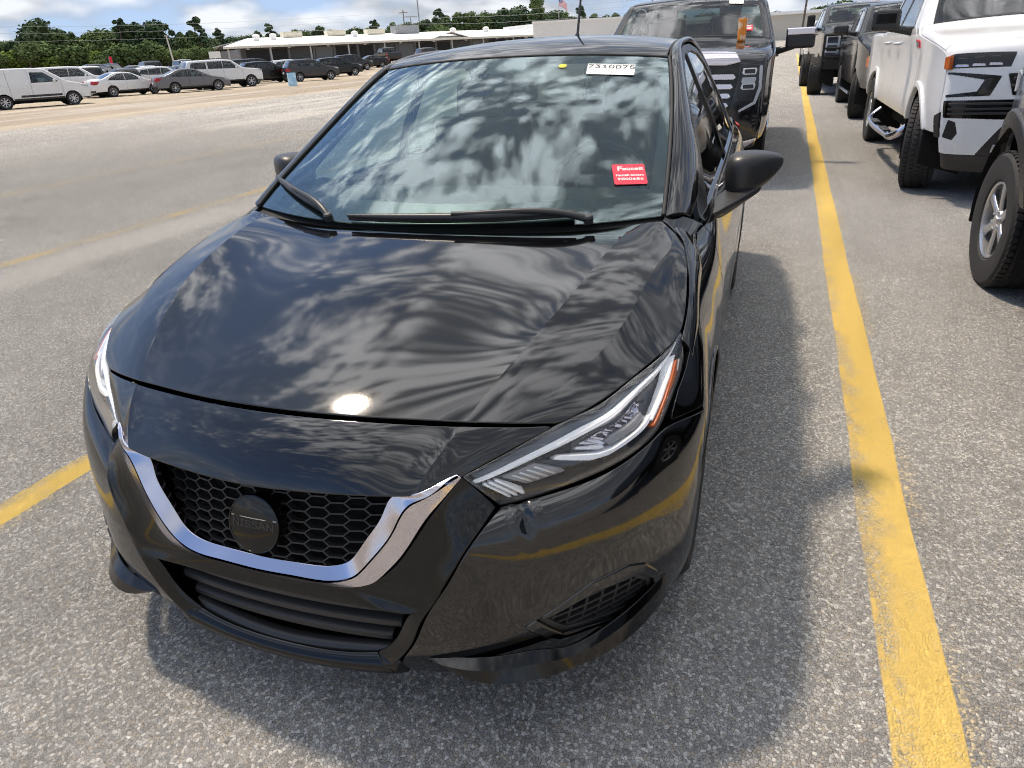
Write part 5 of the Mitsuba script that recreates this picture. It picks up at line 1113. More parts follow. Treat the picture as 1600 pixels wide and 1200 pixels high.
# ------------------------------------------------------------------ the far row of parked cars (headings: degrees clockwise from +y)
def far_kit(kind):
    if kind == 'van':
        W, L, H, fa, wb, R = .92, 4.80, 1.84, .90, 3.06, .325
        segs = [('front', [(.04, .30), (0, .45), (.02, .70), (.10, .90)], .10), ('bonnet', [(.22, .98), (.95, 1.16)], .03), ('screen', [(1.05, 1.20), (1.78, 1.70)], .05),
                ('roof', [(1.95, 1.79), (2.6, H), (4.2, H-.01), (4.55, H-.04)], .02), ('back', [(4.66, H-.12), (4.74, 1.15)], .03), ('tail', [(4.77, 1.05), (4.80, .6), (4.76, .32)], .03)]
        B = Body(W, segs, 1.14, .30, roof_in=.12, taper=(.16, .5, .03, .3), L=L, r=.05)
        wins = [Polygon([(1.42, 1.17), (1.55, 1.27), (1.98, 1.60), (2.55, 1.62), (2.60, 1.16)])]
        doors = [[(1.30, .25), (1.28, 1.2), (1.92, 1.68)], [(2.66, .25), (2.66, 1.72)], [(3.62, .3), (3.62, 1.74)]]
    elif kind == 'sedan':
        W, L, H, fa, wb, R = .91, 4.75, 1.44, .88, 2.76, .325
        segs = [('front', [(.04, .24), (0, .40), (.02, .58), (.10, .70)], .12), ('bonnet', [(.26, .77), (1.15, .93)], .03), ('screen', [(1.25, .96), (2.02, 1.33)], .06),
                ('roof', [(2.15, 1.385), (2.6, H), (3.1, H-.02)], .03), ('back', [(3.35, 1.37), (4.05, 1.09)], .05), ('tail', [(4.20, 1.05), (4.62, 1.02), (4.70, .90), (4.75, .62), (4.70, .30)], .08)]
        B = Body(W, segs, .93, .24, roof_in=.25, taper=(.17, .55, .13, .5), L=L, r=.045)
        wins = [Polygon([(1.62, .96), (1.72, 1.02), (2.15, 1.31), (2.62, 1.35), (2.66, .97)]), Polygon([(2.73, .97), (2.71, 1.35), (3.05, 1.33), (3.62, 1.13), (3.78, 1.01)])]
        doors = [[(1.36, .2), (1.34, .85), (1.60, .97), (2.10, 1.36)], [(2.69, .2), (2.69, 1.40)], [(3.55, .3), (3.72, .75), (3.85, 1.06)]]
    elif kind == 'suv':
        W, L, H, fa, wb, R = .92, 4.55, 1.70, .85, 2.68, .35
        segs = [('front', [(.05, .30), (0, .48), (.02, .75), (.08, .92)], .12), ('bonnet', [(.22, 1.00), (1.10, 1.12)], .03), ('screen', [(1.20, 1.15), (1.86, 1.57)], .06),
                ('roof', [(2.00, 1.635), (2.5, H), (3.9, H-.05)], .03), ('back', [(4.12, 1.60), (4.38, 1.20)], .05), ('tail', [(4.44, 1.10), (4.53, .80), (4.55, .62), (4.48, .34)], .08)]
        B = Body(W, segs, 1.10, .30, roof_in=.22, taper=(.17, .55, .09, .4), L=L, r=.05)
        wins = [Polygon([(1.54, 1.13), (1.66, 1.22), (2.00, 1.53), (2.45, 1.57), (2.48, 1.14)]), Polygon([(2.55, 1.14), (2.53, 1.57), (3.35, 1.54), (3.38, 1.16)]), Polygon([(3.44, 1.17), (3.42, 1.53), (3.85, 1.48), (4.06, 1.24)])]
        doors = [[(1.32, .25), (1.30, .95), (1.50, 1.13), (1.96, 1.58)], [(2.515, .25), (2.515, 1.62)], [(3.25, .4), (3.40, .8), (3.40, 1.6)]]
    else:      # long estate-type SUV
        W, L, H, fa, wb, R = 1.02, 5.60, 1.93, .98, 3.35, .40
        segs = [('front', [(.05, .40), (0, .60), (.01, .95), (.06, 1.10)], .10), ('bonnet', [(.20, 1.20), (1.35, 1.30)], .03), ('screen', [(1.45, 1.33), (2.10, 1.80)], .06),
                ('roof', [(2.25, 1.87), (2.8, H), (5.0, H-.03)], .03), ('back', [(5.30, H-.10), (5.48, 1.35)], .04), ('tail', [(5.53, 1.25), (5.58, .90), (5.60, .65), (5.52, .45)], .06)]
        B = Body(W, segs, 1.30, .40, roof_in=.20, taper=(.13, .5, .06, .4), L=L, r=.055)
        wins = [Polygon([(1.82, 1.33), (1.94, 1.44), (2.28, 1.76), (2.85, 1.80), (2.88, 1.34)]), Polygon([(2.95, 1.34), (2.93, 1.80), (3.95, 1.79), (3.95, 1.35)]), Polygon([(4.10, 1.36), (4.08, 1.78), (5.05, 1.74), (5.22, 1.38)])]
        doors = [[(1.56, .3), (1.54, 1.2), (1.76, 1.34), (2.24, 1.84)], [(2.915, .3), (2.915, 1.84)], [(3.75, .6), (4.02, 1.0), (4.02, 1.84)]]
    K_ = common_kit(B, [(fa, R-.005, R+.055), (fa+wb, R-.005, R+.055)], wins, doors, (fa, fa+wb, R, .21, R*.66, {'van': 'cover8', 'sedan': 'multi', 'suv': 'spoke5', 'long': 'truck6'}[kind], 'alloy', W-.125), B.outline.bounds[1]+.02, h=.13, glass='privacy_glass' if kind == 'long' else 'cabin_glass', glass_rear='privacy_glass', gap=.006)
    front_skin(K_, B, h=.12)
    zf = B.brk['bonnet'][1]; g = lambda n, p, b, o=.008, **k: graphic(K_, B, n, p, b, o, h=.08, **k)
    g('headlight', [(.52, zf-.10), (.99, zf-.03), (.99, zf-.14), (.56, zf-.21)], 'lamp_bright')
    side_graphic(K_, B, 'headlight_wrap', Polygon([(.05, zf-.05), (.45, zf-.01), (.30, zf-.12), (.05, zf-.16)]), 'lamp_bright', h=.1)
    g('grille', [(-.46, zf-.14), (.46, zf-.14), (.40, zf-.32), (-.40, zf-.32)], 'piano_black', both_=False)
    g('bumper_lower', [(-.98, zf-.46), (.98, zf-.46), (.97, B.o[0][1]+.01), (-.97, B.o[0][1]+.01)], 'black_plastic', both_=False)
    zt = B.brk['tail'][1]; L_ = B.L
    rr = lambda n, p, b: K_.add(n, B.top.piece(B.rear(p), h=.08, r=.004, depth=.03, off=.008), b, mir=True)
    rr('tail_lamp', [(.58, zt-.10), (.99, zt-.08), (.99, zt-.30), (.62, zt-.26)], 'red_lens')
    side_graphic(K_, B, 'tail_lamp_wrap', Polygon([(L_-.40, zt-.12), (L_-.06, zt-.10), (L_-.06, zt-.30), (L_-.22, zt-.28)]), 'red_lens', h=.1)
    K_.add('rear_bumper', B.top.piece(B.rear([(-.99, zt-.62), (.99, zt-.62), (.98, zt-.80 if kind != 'sedan' else .32), (-.98, zt-.80 if kind != 'sedan' else .32)]), h=.1, r=.004, depth=.03, off=.008), 'black_plastic')
    K_.add('number_plate_panel', B.top.piece(B.rear([(-.20, zt-.34), (.20, zt-.34), (.20, zt-.46), (-.20, zt-.46)]), h=.1, r=.002, depth=.02, off=.012), 'paper_white')
    zs = B.outline.bounds[1]
    y0, y1 = fa+R+.07, fa+wb-R-.07
    side_graphic(K_, B, 'sill_trim', sbox(y0, zs+.02, y1, zs+.11), 'black_plastic', .006, h=.12)
    if kind == 'van': side_graphic(K_, B, 'side_moulding', sbox(y0+.08, .50, y1-.35, .60), 'black_plastic', .012, h=.12)
    mw = B.brk['screen'][0]+.55
    K_.add('mirror', rbox(.20, .10, .15, .03, (B.X(mw, B.zb)+.11, mw, B.zb+.07)), 'PAINT', mir=True)
    return K_, B, dict(W=W, L=L, fa=fa, wb=wb)
FK = {k: far_kit(k) for k in ('van', 'sedan', 'suv', 'long')}
def park(kind, name, label, cat_, paint, mid=None, front=None, centre=None, head=30, group=None, zoff=0.0):
    """stand a vehicle so that the middle of its right-hand wheels (or its right front wheel, or its centre) is at the given point"""
    K_, B, q = FK[kind]; th = math.pi-math.radians(head); c, s = math.cos(th), math.sin(th)
    loc = (-q['W'], q['fa']+q['wb']/2) if mid else (-q['W'], q['fa']) if front else (0, q['L']/2); g = mid or front or centre
    x, y = g[0]-(c*loc[0]-s*loc[1]), g[1]-(s*loc[0]+c*loc[1])
    return K_.place(name, label, cat_, pose(x, y, float(rise(np.array(x), np.array(y)))+zoff, th), paint, group)
park('van', 'white_van', 'white panel van at the left edge of the far row', 'van', 'paint_white', mid=(-34.1, 27.0), head=28)
park('sedan', 'white_sedan', 'white sedan between the white van and the silver-grey sedan', 'car', 'paint_white', mid=(-38.6, 37.5), head=17)
park('sedan', 'silver_sedan', 'silver-grey sedan in front of the long white SUV', 'car', 'paint_silver', mid=(-35.25, 39.55), head=35)
park('long', 'white_suv', 'long white SUV with dark windows beside the blue barrel', 'SUV', 'paint_white', front=(-35.6, 45.7), head=32)
park('long', 'white_suv_behind_van', 'white SUV standing behind the white van and white sedan', 'SUV', 'paint_white', centre=(-42.5, 36.2), head=33)
park('suv', 'white_hatch', 'white crossover half hidden behind the silver-grey sedan', 'SUV', 'paint_white', centre=(-43.6, 45.4), head=35)
park('suv', 'dark_suv', 'dark SUV between the blue barrel and the white crossover', 'SUV', 'paint_dark', front=(-38.1, 53.6), head=32)
park('long', 'dark_long_suv', 'dark SUV roof showing behind the long white SUV', 'SUV', 'paint_dark', centre=(-43.8, 57.0), head=32)
park('suv', 'white_crossover', 'white crossover with red tail lamps behind the grey compact SUV', 'SUV', 'paint_white', centre=(-43.9, 62.6), head=36)
park('suv', 'grey_compact_suv', 'grey compact SUV in front, right of the blue barrel', 'SUV', 'paint_gunmetal', mid=(-35.3, 53.7), head=38)
park('suv', 'black_suv', 'black SUV to the right of the grey compact SUV', 'SUV', 'paint_dark', centre=(-39.1, 63.4), head=40)
park('sedan', 'black_sedan_far', 'black sedan in the far row near the red-lit dark pickup', 'car', 'paint_dark', centre=(-46.2, 82.4), head=222)
park('suv', 'grey_suv', 'dark grey SUV roof behind the black SUV and black sedan', 'SUV', 'paint_charcoal', centre=(-45.2, 76.5), head=40)
side_graphic(K6, B6, 'tail_lamp', Polygon([(5.48, .92), (5.80, .92), (5.80, 1.34), (5.52, 1.34)]), 'red_lens', .012, h=.1)
K6.place('far_dark_pickup', 'dark pickup with a tall red tail lamp at the right end of the far row', 'pickup truck', pose(-50.6, 93.2, float(rise(np.array(-50.6), np.array(93.2))), math.pi-math.radians(-48)), 'paint_charcoal')
park('suv', 'silver_suv', 'silver SUV just above the sedan roof at the right of the far row', 'SUV', 'paint_silver', centre=(-46.5, 101.0), head=40)
# the storage rows beyond: boxy glimpses of roofs and windows
rg = np.random.default_rng(5)
cols = ['paint_white', 'paint_white', 'paint_white', 'paint_silver', 'paint_dark', 'paint_charcoal', 'paint_blue', 'paint_gunmetal']
nm = {'paint_white': 'white', 'paint_silver': 'silver', 'paint_dark': 'black', 'paint_charcoal': 'charcoal', 'paint_blue': 'blue', 'paint_gunmetal': 'grey'}
def simple_far(kind):
    K_, B, q = FK[kind]
    body = cat([B.side.piece(B.outline.intersection(sbox(-1, .35, 99, B.zb)), h=.5, r=0, depth=0, wall=False)])
    body = cat([body, body.mir(), B.top.piece(B.band('front', 'screen', -1, 1, 0), h=.4, r=0, depth=0, wall=False), B.top.piece(B.band('roof', 'back', -1, 1, 0), h=.4, r=0, depth=0, wall=False), B.top.piece(B.band('tail', 'end', -1, 1, 0), h=.4, r=0, depth=0, wall=False)])
    gl = B.side.piece(B.outline.intersection(sbox(-1, B.zb, 99, 99)), h=.5, r=0, depth=0, wall=False); gl = cat([gl, gl.mir(), B.top.piece(B.band('screen', 'roof', -1, 1, 0), h=.4, r=0, depth=0, wall=False), B.top.piece(B.band('back', 'tail', -1, 1, 0), h=.4, r=0, depth=0, wall=False)])
    w = cat([tomesh(lathe([(0, -.1), (.33, -.1), (.33, .1), (0, .1)], 14, 'x')).tf(np.array([[1, 0, 0, sx*(q['W']-.12)], [0, 1, 0, y], [0, 0, 1, .33], [0, 0, 0, 1.0]])) for sx in (-1, 1) for y in (q['fa'], q['fa']+q['wb'])])
    return shape(body, 'PAINT'), shape(gl, 'dark_glass'), shape(w, 'rubber')
SF = {k: simple_far(k) for k in ('sedan', 'suv', 'long')}
def stored(kind, x, y, head, paint, label):
    A = pose(x, y, float(rise(np.array(x), np.array(y))), math.pi-math.radians(head)); b, g, w = SF[kind]
    k = thing('stored_car', label, 'car', 'cars stored in the rows before the trees')
    put('body', {**b, 'bsdf': ref(paint)}, paint, k, A=A); put('glass', g, 'dark_glass', k, A=A); put('running_gear', w, 'rubber', k, A=A)
e1_, e2_ = np.array([.55, .835]), np.array([-.835, .55])      # along a row / away from the aisle
for r_ in range(6):
    for i in range(15):
        if rg.random() < .12: continue
        p = np.array([-50.5, 40.0])+e2_*(6.5*r_+rg.uniform(-.3, .3))+e1_*(2.9*i-6+rg.uniform(-.2, .2))
        az = math.degrees(math.atan2(p[0]-CAM[0], p[1]-CAM[1]))
        if not (-63 < az < -40.0): continue
        kd = ['sedan', 'suv', 'suv', 'long'][rg.integers(4)]; pc = cols[rg.integers(len(cols))]
        stored(kd, p[0], p[1], -57+(180 if rg.random() < .5 else 0)+rg.uniform(-2, 2), pc, f'{nm[pc]} car or SUV in the packed storage rows before the trees')
# ------------------------------------------------------------------ long low building with an open canopy along its front
prin('roof_white', (0.80, 0.80, 0.78), 0.5); prin('trim_white', (0.74, 0.74, 0.72), 0.5); prin('column_grey', (0.45, 0.45, 0.44), 0.6); prin('wall_grey', (0.16, 0.165, 0.17), 0.7); prin('wall_dark', (0.05, 0.052, 0.055), 0.7)
prin('cream', (0.66, 0.62, 0.50), 0.6); prin('beige', (0.50, 0.47, 0.41), 0.7); prin('metal_grey', (0.28, 0.29, 0.30), 0.5); prin('wood_pole', (0.12, 0.095, 0.075), 0.85); prin('pale_pole', (0.55, 0.54, 0.50), 0.7); prin('wire', (0.42, 0.43, 0.43), 0.7)
bo = np.array([-98.4, 119.2]); bd_ = np.array([31, 36])/47.51; bn_ = np.array([-bd_[1], bd_[0]]); bz = float(rise(np.array(-90.), np.array(130.)))
def bw(s, t, z): return np.array([*(bo+bd_*s+bn_*t), bz+z])
def bbox_(s0, s1, t0, t1, z0, z1):
    c = bw((s0+s1)/2, (t0+t1)/2, (z0+z1)/2); A = np.eye(4); A[:2, 0], A[:2, 1], A[:3, 3] = bd_, bn_, c
    return tomesh(trimesh.creation.box((s1-s0, t1-t0, z1-z0)), 1).tf(A)
bld = thing('auction_building', 'long low building with white roof and open columned canopy before the trees', 'building')
wallk = put('wall', bbox_(4, 72, 5.0, 40, -.6, 3.25), 'wall_grey', bld)
s_ = 5.0; i_ = 0
while s_ < 70:
    wd = [4.4, 3.0, 4.4, 3.6][i_ % 4]
    put('bay_door', bbox_(s_, s_+wd, 4.90, 5.0, 0, 3.0), ['wall_dark', 'metal_grey', 'wall_grey', 'wall_dark'][(i_*7) % 4], bld)
    put('pier', bbox_(s_+wd+.15, s_+wd+.55, 4.80, 5.0, 0, 3.2), 'metal_grey', bld); s_ += wd+.8; i_ += 1
for s in np.arange(.8, 73, 8.0): put('column', bbox_(s, s+.28, .5, .78, -.6, 3.25), 'column_grey', bld)
for s in np.arange(4.5, 70, 8.0): put('canopy_lamp', bbox_(s, s+.5, .9, 1.3, 3.0, 3.2), 'trim_white', bld)
put('fascia', bbox_(0, 73, 0, .25, 3.25, 3.62), 'trim_white', bld)
put('canopy_soffit', bbox_(.2, 73, .25, 5.2, 3.3, 3.40), 'wall_dark', bld)
def slab(pts, th=.12):
    v = np.array(pts); n = len(v); V = np.vstack([v, v-[0, 0, th]]); F = [(0, k, k+1) for k in range(1, n-1)]+[(n, n+k+1, n+k) for k in range(1, n-1)]
    for k in range(n): j = (k+1) % n; F += [(k, k+n, j+n), (k, j+n, j)]
    m = trimesh.Trimesh(V, F, process=False); trimesh.repair.fix_normals(m); return tomesh(m, 1)
rk_ = put('roof', cat([slab([bw(0, -.3, 3.66), bw(73, -.3, 3.66), bw(73, 20, 5.6), bw(9, 20, 5.6)]), slab([bw(9, 20, 5.6), bw(73, 20, 5.6), bw(73, 40, 3.66), bw(0, 40, 3.66)])]), 'roof_white', bld)
for s in (16, 26, 35.5): put('rooftop_unit', cat([bbox_(s, s+4.2, 17, 20, 5.4, 6.5), bbox_(s+.3, s+3.9, 16.8, 17.0, 5.6, 6.3)]), 'cream', rk_)
for s in (9, 12.5, 30.5, 55, 64): put('roof_vent', tomesh(lathe([(0, 0), (.55, 0), (.55, .6), (.75, .65), (.75, 1.0), (.35, 1.25), (0, 1.3)], 14)).tf(np.block([[np.eye(3), bw(s, 12, 4.8)[:, None]], [np.zeros((1, 3)), np.ones((1, 1))]])), 'trim_white', rk_)
put('plant_unit', bbox_(42, 48, 16, 19.5, 5.3, 7.0), 'metal_grey', rk_)
put('signal_platform', cat([tube([bw(46.5, 17, 7), bw(46.5, 17, 9.0)], .12, 8), bbox_(45.0, 48.0, 16.4, 17.6, 8.7, 8.9)]), 'metal_grey', rk_)
put('gable', cat([slab([bw(44, -.35, 3.70), bw(48.5, -.35, 4.9), bw(48.5, 6, 4.9), bw(44, 6, 4.4)]), slab([bw(48.5, -.35, 4.9), bw(53, -.35, 3.70), bw(53, 6, 4.4), bw(48.5, 6, 4.9)])]), 'roof_white', rk_)
put('parapet', bbox_(73, 118, .5, 30, 3.2, 5.2), 'trim_white', bld); put('end_wall', bbox_(73, 118, .6, 29, -.6, 3.2), 'metal_grey', bld)
put('ridge_step', bbox_(78, 100, 10, 28, 5.2, 6.3), 'trim_white', bld)
hall = thing('white_hall', 'plain white flat-roofed hall just left of the dark navy pickup windscreen', 'building')
def abox(cx, cy, w, d, z0, z1, a): 
    A = np.eye(4); A[:2, :2] = [[math.cos(a), -math.sin(a)], [math.sin(a), math.cos(a)]]; A[:3, 3] = [cx, cy, (z0+z1)/2]; return tomesh(trimesh.creation.box((w, d, z1-z0)), 1).tf(A)
put('wall', abox(-33.5, 163, 30, 22, -.5, 6.4, .25), 'trim_white', hall); put('roof_edge', abox(-33.5, 163, 30.4, 22.4, 6.4, 6.75, .25), 'roof_white', hall); put('roof_vent', abox(-38, 158, 1, 1, 6.7, 7.5, .25), 'metal_grey', hall)
bh = thing('beige_building', 'low beige building far behind the right-hand row of pickups', 'building')
put('wall', abox(4, 150, 44, 16, -.5, 5.0, -.06), 'beige', bh); put('roof', abox(4, 150, 45, 17, 5.0, 5.5, -.06), 'roof_white', bh)
tr = thing('white_truck', 'white utility truck with roof gear far behind the lifted dark pickup', 'truck')
put('body', abox(9.0, 84, 5.2, 2.3, .7, 3.4, .5), 'trim_white', tr); put('cab', cat([rbox(2.0, 2.2, 1.9, .25, (6.2, 82.5, 1.9))]), 'trim_white', tr)
for x in (7.6, 9.0, 10.2): put('roof_gear', abox(x, 84, .6, .6, 3.4, 4.3, .5), 'cream', tr)
for x in (6.4, 10.5): put('wheel', tomesh(lathe([(0, -.15), (.45, -.15), (.45, .15), (0, .15)], 18, 'x')).tf(np.block([[np.eye(3), np.array([[x], [82.6], [.45]])], [np.zeros((1, 3)), np.ones((1, 1))]])), 'rubber', tr)
# ------------------------------------------------------------------ barrel, poles, wires, flag
prin('barrel_blue', mikit.proc(lambda p, n, uv: mix_((0.33, 0.58, 0.78), (0.52, 0.72, 0.86), smst_(0.45, 0.7, N_(p.x*6, p.z*5, p.y*6)))), 0.5)
bl_ = put('blue_barrel', lathe([(0, 0), (.285, 0), (.29, .02), (.29, .27), (.305, .29), (.29, .31), (.29, .56), (.305, .58), (.29, .60), (.29, .84), (.285, .87)], 32), 'barrel_blue', A=np.block([[np.eye(3), np.array([[-30.3], [43.2], [0]])], [np.zeros((1, 3)), np.ones((1, 1))]]), label='light blue barrel with a dark rim at the front of the long white SUV', cat_='barrel')
put('rim', lathe([(.25, .80), (.30, .86), (.30, .90), (.27, .91), (.25, .88)], 32), 'matte_black', bl_, A=np.block([[np.eye(3), np.array([[-30.3], [43.2], [0]])], [np.zeros((1, 3)), np.ones((1, 1))]]))
def pole_thing(name, label, cat_, x, y, h, r0, r1, mtl, lean=(0, 0)):
    z = float(rise(np.array(x), np.array(y))); k = thing(name, label, cat_)
    put('shaft', tube([(x, y, z-.3), (x+lean[0], y+lean[1], z+h)], [r0, r1], 10), mtl, k); return k, np.array([x+lean[0], y+lean[1], z+h])
k, t1 = pole_thing('light_pole', 'pale leaning pole in front of the trees, left of the building', 'pole', -101.3, 108.9, 5.6, .16, .11, 'pale_pole', (-.25, -.2))
put('lamp_head', rbox(.7, .3, .2, .06, t1+[0, 0, .05]), 'metal_grey', k)
k, t2 = pole_thing('utility_pole', 'dark utility pole far behind the right-hand row of pickups', 'pole', 4.83, 119.0, 15, .17, .11, 'wood_pole', (.55, 0))
put('crossarm', rbox(2.4, .12, .14, .02, t2-[0, 0, .6]), 'wood_pole', k)
k, t3 = pole_thing('utility_pole_left', 'wooden utility pole against the trees at the far left', 'pole', -158, 95, 10.5, .17, .11, 'wood_pole')
put('crossarm', rbox(2.4, .12, .14, .02, t3-[0, 0, .6]), 'wood_pole', k)
k, t4 = pole_thing('utility_pole_mid', 'wooden utility pole behind the roof of the long building', 'pole', -84, 168, 10.5, .17, .11, 'wood_pole')
put('crossarm', rbox(2.4, .12, .14, .02, t4-[0, 0, .6]), 'wood_pole', k)
k, t5 = pole_thing('utility_pole_right', 'wooden utility pole behind the white hall by the flag', 'pole', -27, 186, 10.5, .17, .11, 'wood_pole')
put('crossarm', rbox(2.4, .12, .14, .02, t5-[0, 0, .6]), 'wood_pole', k)
def wire_(a, b, sag, label):
    t = np.linspace(0, 1, 24); p = a+(b-a)*t[:, None]; p[:, 2] -= sag*4*t*(1-t); put('power_line', tube(p, .024, 5, caps=False), 'wire', label=label, cat_='cable', group='power lines in front of the trees')
for dz in (-.4, -1.6, -3.0):
    wire_(t3+[0, 0, dz], t4+[0, 0, dz], 1.2, 'thin dark power line running in front of the left trees'); wire_(t4+[0, 0, dz], t5+[0, 0, dz], .8, 'thin dark power line above the roof of the long building')
k = thing('radio_mast', 'thin tall radio mast rising behind the trees above the long building', 'mast'); z0 = 1.2
put('leg', tube([(-150.25, 314.8, z0), (-150.25, 314.8, 62)], [.28, .2], 6), 'metal_grey', k)
for z in (15, 30, 45): put('brace', rbox(.9, .9, .15, .02, (-150.25, 314.8, z)), 'metal_grey', k)
fp, ft = pole_thing('flagpole', 'thin white flagpole behind the white hall', 'flagpole', -47.75, 177.6, 11.0, .09, .05, 'pale_pole')
u, v = np.meshgrid(np.linspace(0, 1, 40), np.linspace(0, 1, 27), indexing='ij')
fx = u*2.3*.86; fz = -v*1.5-u*u*1.05-u*.15; fy = .18*np.sin(u*9+v*1.5)*u
FV = np.stack([ft[0]+.06+fx.ravel(), ft[1]+fy.ravel(), ft[2]-.1+fz.ravel()], 1); i_ = (np.arange(39)[:, None]*27+np.arange(26)).ravel()
FF = np.vstack([np.stack([i_, i_+27, i_+28], 1), np.stack([i_, i_+28, i_+1], 1)])
st = (v*13).astype(int).clip(0, 12); colr = np.where((st % 2 == 0)[..., None], [.55, .03, .05], [.8, .8, .78]); colr = np.where(((u < .42) & (v < 7/13))[..., None], [.03, .05, .20], colr)
stars = (((u*20).astype(int)+(v*14).astype(int)) % 2 == 0) & (u < .38) & (v < .48) & (u > .03) & (v > .04); colr = np.where(stars[..., None]*((np.abs((u*20) % 1-.5) < .4))[..., None], [.6, .6, .62], colr)
scene['flag_cloth'] = {'type': 'twosided', 'bsdf': {'type': 'diffuse', 'reflectance': {'type': 'mesh_attribute', 'name': 'vertex_color'}}}
fm = tomesh(trimesh.Trimesh(FV, FF, process=False), True)
scene['flag'] = shape(fm, 'flag_cloth', color=colr.reshape(-1, 3)); labels['flag'] = {'label': 'red, white and blue striped flag drooping from the flagpole', 'category': 'flag'}
sg = thing('notice_board', 'small white board on a post before the long building', 'sign'); z0 = float(rise(np.array(-76.6), np.array(90.7)))
put('panel', abox(-76.6, 90.7, 1.6, .08, z0+1.6, z0+2.5, .75), 'trim_white', sg); put('post', tube([(-76.6, 90.7, z0), (-76.6, 90.7, z0+1.6)], .06, 8), 'metal_grey', sg)
rb = thing('red_banner', 'tall red banner above the stored cars before the trees', 'banner'); z0 = float(rise(np.array(-86.6), np.array(81.2)))
put('cloth', abox(-86.4, 81.1, .34, .04, z0+1.5, z0+2.5, .8), 'sticker_red', rb); put('post', tube([(-86.6, 81.0, z0), (-86.6, 81.0, z0+2.6)], .03, 6), 'metal_grey', rb)
# ------------------------------------------------------------------ trees
def leaf_mat(key, a, b, s):
    f = lambda p, n, uv: mix_(a, b, smst_(0.25, 0.75, fbm_(p.x*s, p.y*s, p.z*s, 2)))*(0.75+0.5*N_(p.x*2.3, p.y*2.3, p.z*2.3))
    scene[key] = {'type': 'twosided', 'bsdf': {'type': 'diffuse', 'reflectance': mikit.proc(f)}}
leaf_mat('leaf_mid', (0.092, 0.136, 0.060), (0.150, 0.205, 0.088), .22)
leaf_mat('leaf_dark', (0.066, 0.100, 0.058), (0.108, 0.150, 0.082), .22)
leaf_mat('leaf_bright', (0.130, 0.200, 0.050), (0.200, 0.270, 0.075), .22)
prin('bark', (0.11, 0.085, 0.065), 0.9)
def leaves(cs, rs, n, size, rg, squash=.8):
    """n leaf clumps spread through blobs with centres cs and radii rs, denser towards their skin"""
    k = rg.choice(len(cs), n, p=rs**2/np.sum(rs**2)); d = rg.normal(size=(n, 3)); d /= np.linalg.norm(d, axis=1, keepdims=True)
    r = rg.uniform(.25, 1, n)**.45*(.86+.28*rg.random(n)); p = cs[k]+d*r[:, None]*rs[k][:, None]*[1, 1, squash]
    nn = d*.7+rg.normal(size=(n, 3))*.55+[0, 0, .35]; nn /= np.linalg.norm(nn, axis=1, keepdims=True)
    a = np.cross(nn, rg.normal(size=(n, 3))); a /= np.linalg.norm(a, axis=1, keepdims=True); b = np.cross(nn, a)
    s = size*rg.uniform(.55, 1.35, n)[:, None]; V = []
    for w, x, z in ((1, 0, .2), (.25, .7, -.1), (-.8, .35, .15), (-.6, -.65, -.15), (.45, -.8, .1)): V.append(p+a*s*w+b*s*x+nn*s*z*.5)
    V = np.stack(V, 1).reshape(-1, 3); i = np.arange(n)*5; F = np.vstack([np.stack([i, i+1, i+2], 1), np.stack([i, i+2, i+3], 1), np.stack([i, i+3, i+4], 1)])
    return M(V, F, np.repeat(nn, 5, 0))
def tree_kind(seed, kind):
    rg = np.random.default_rng(seed); H = 1.0
    if kind == 'broad':
        cs = [(rg.uniform(-.24, .24), rg.uniform(-.24, .24), rg.uniform(.42, .86)) for _ in range(15)]; rs = rg.uniform(.10, .19, 15); cs[0], rs[0] = (0, 0, .68), .26; n = 2600
    elif kind == 'tall':
        cs = [(rg.uniform(-.13, .13), rg.uniform(-.13, .13), z) for z in np.linspace(.40, .93, 14)]; rs = rg.uniform(.07, .13, 14); n = 2200
    elif kind == 'pine':
        cs, rs = [], []
        for z in np.linspace(.42, .97, 16):
            a = rg.uniform(0, 6.28); q = (.20*(1.05-z)+.035); cs.append((q*math.cos(a), q*math.sin(a), z)); rs.append(rg.uniform(.035, .085)*(1.35-.6*z))
        rs = np.array(rs); n = 1300
    else:
        cs = [(rg.uniform(-.4, .4), rg.uniform(-.3, .3), rg.uniform(.3, .75)) for _ in range(12)]; rs = rg.uniform(.14, .26, 12); n = 1700
    cs = np.array(cs)
    crown = leaves(cs, np.array(rs), int(n*1.5), .025 if kind != 'bush' else .036, rg)
    tk = [tube([(0, 0, -.03), (.01*rg.normal(), 0, .3), (.015, .01, .62), (.0, .0, .9 if kind in ('pine', 'tall') else .72)], [.020, .016, .010, .004], 8)]
    for c in cs[1:7]: tk.append(tube([(0, 0, max(.2, c[2]-.22)), lerp((0, 0, c[2]-.1), c, .5), c], [.008, .006, .003], 6))
    return crown, cat(tk)
TK = {}
for kd, ns in (('broad', 4), ('tall', 3), ('pine', 2), ('bush', 2)):
    for s in range(ns):
        cr, tk = tree_kind(100+17*s+len(kd), kd); TK[kd, s] = (cr, shape(tk, 'bark'))
_LC = {}
rg = np.random.default_rng(23)
TW = dict(broad='rounded broadleaf tree', tall='tall narrow-crowned tree', pine='thin ragged pine', bush='low bushy tree')
TC = dict(leaf_mid='mid green', leaf_dark='dark green', leaf_bright='bright yellow-green')
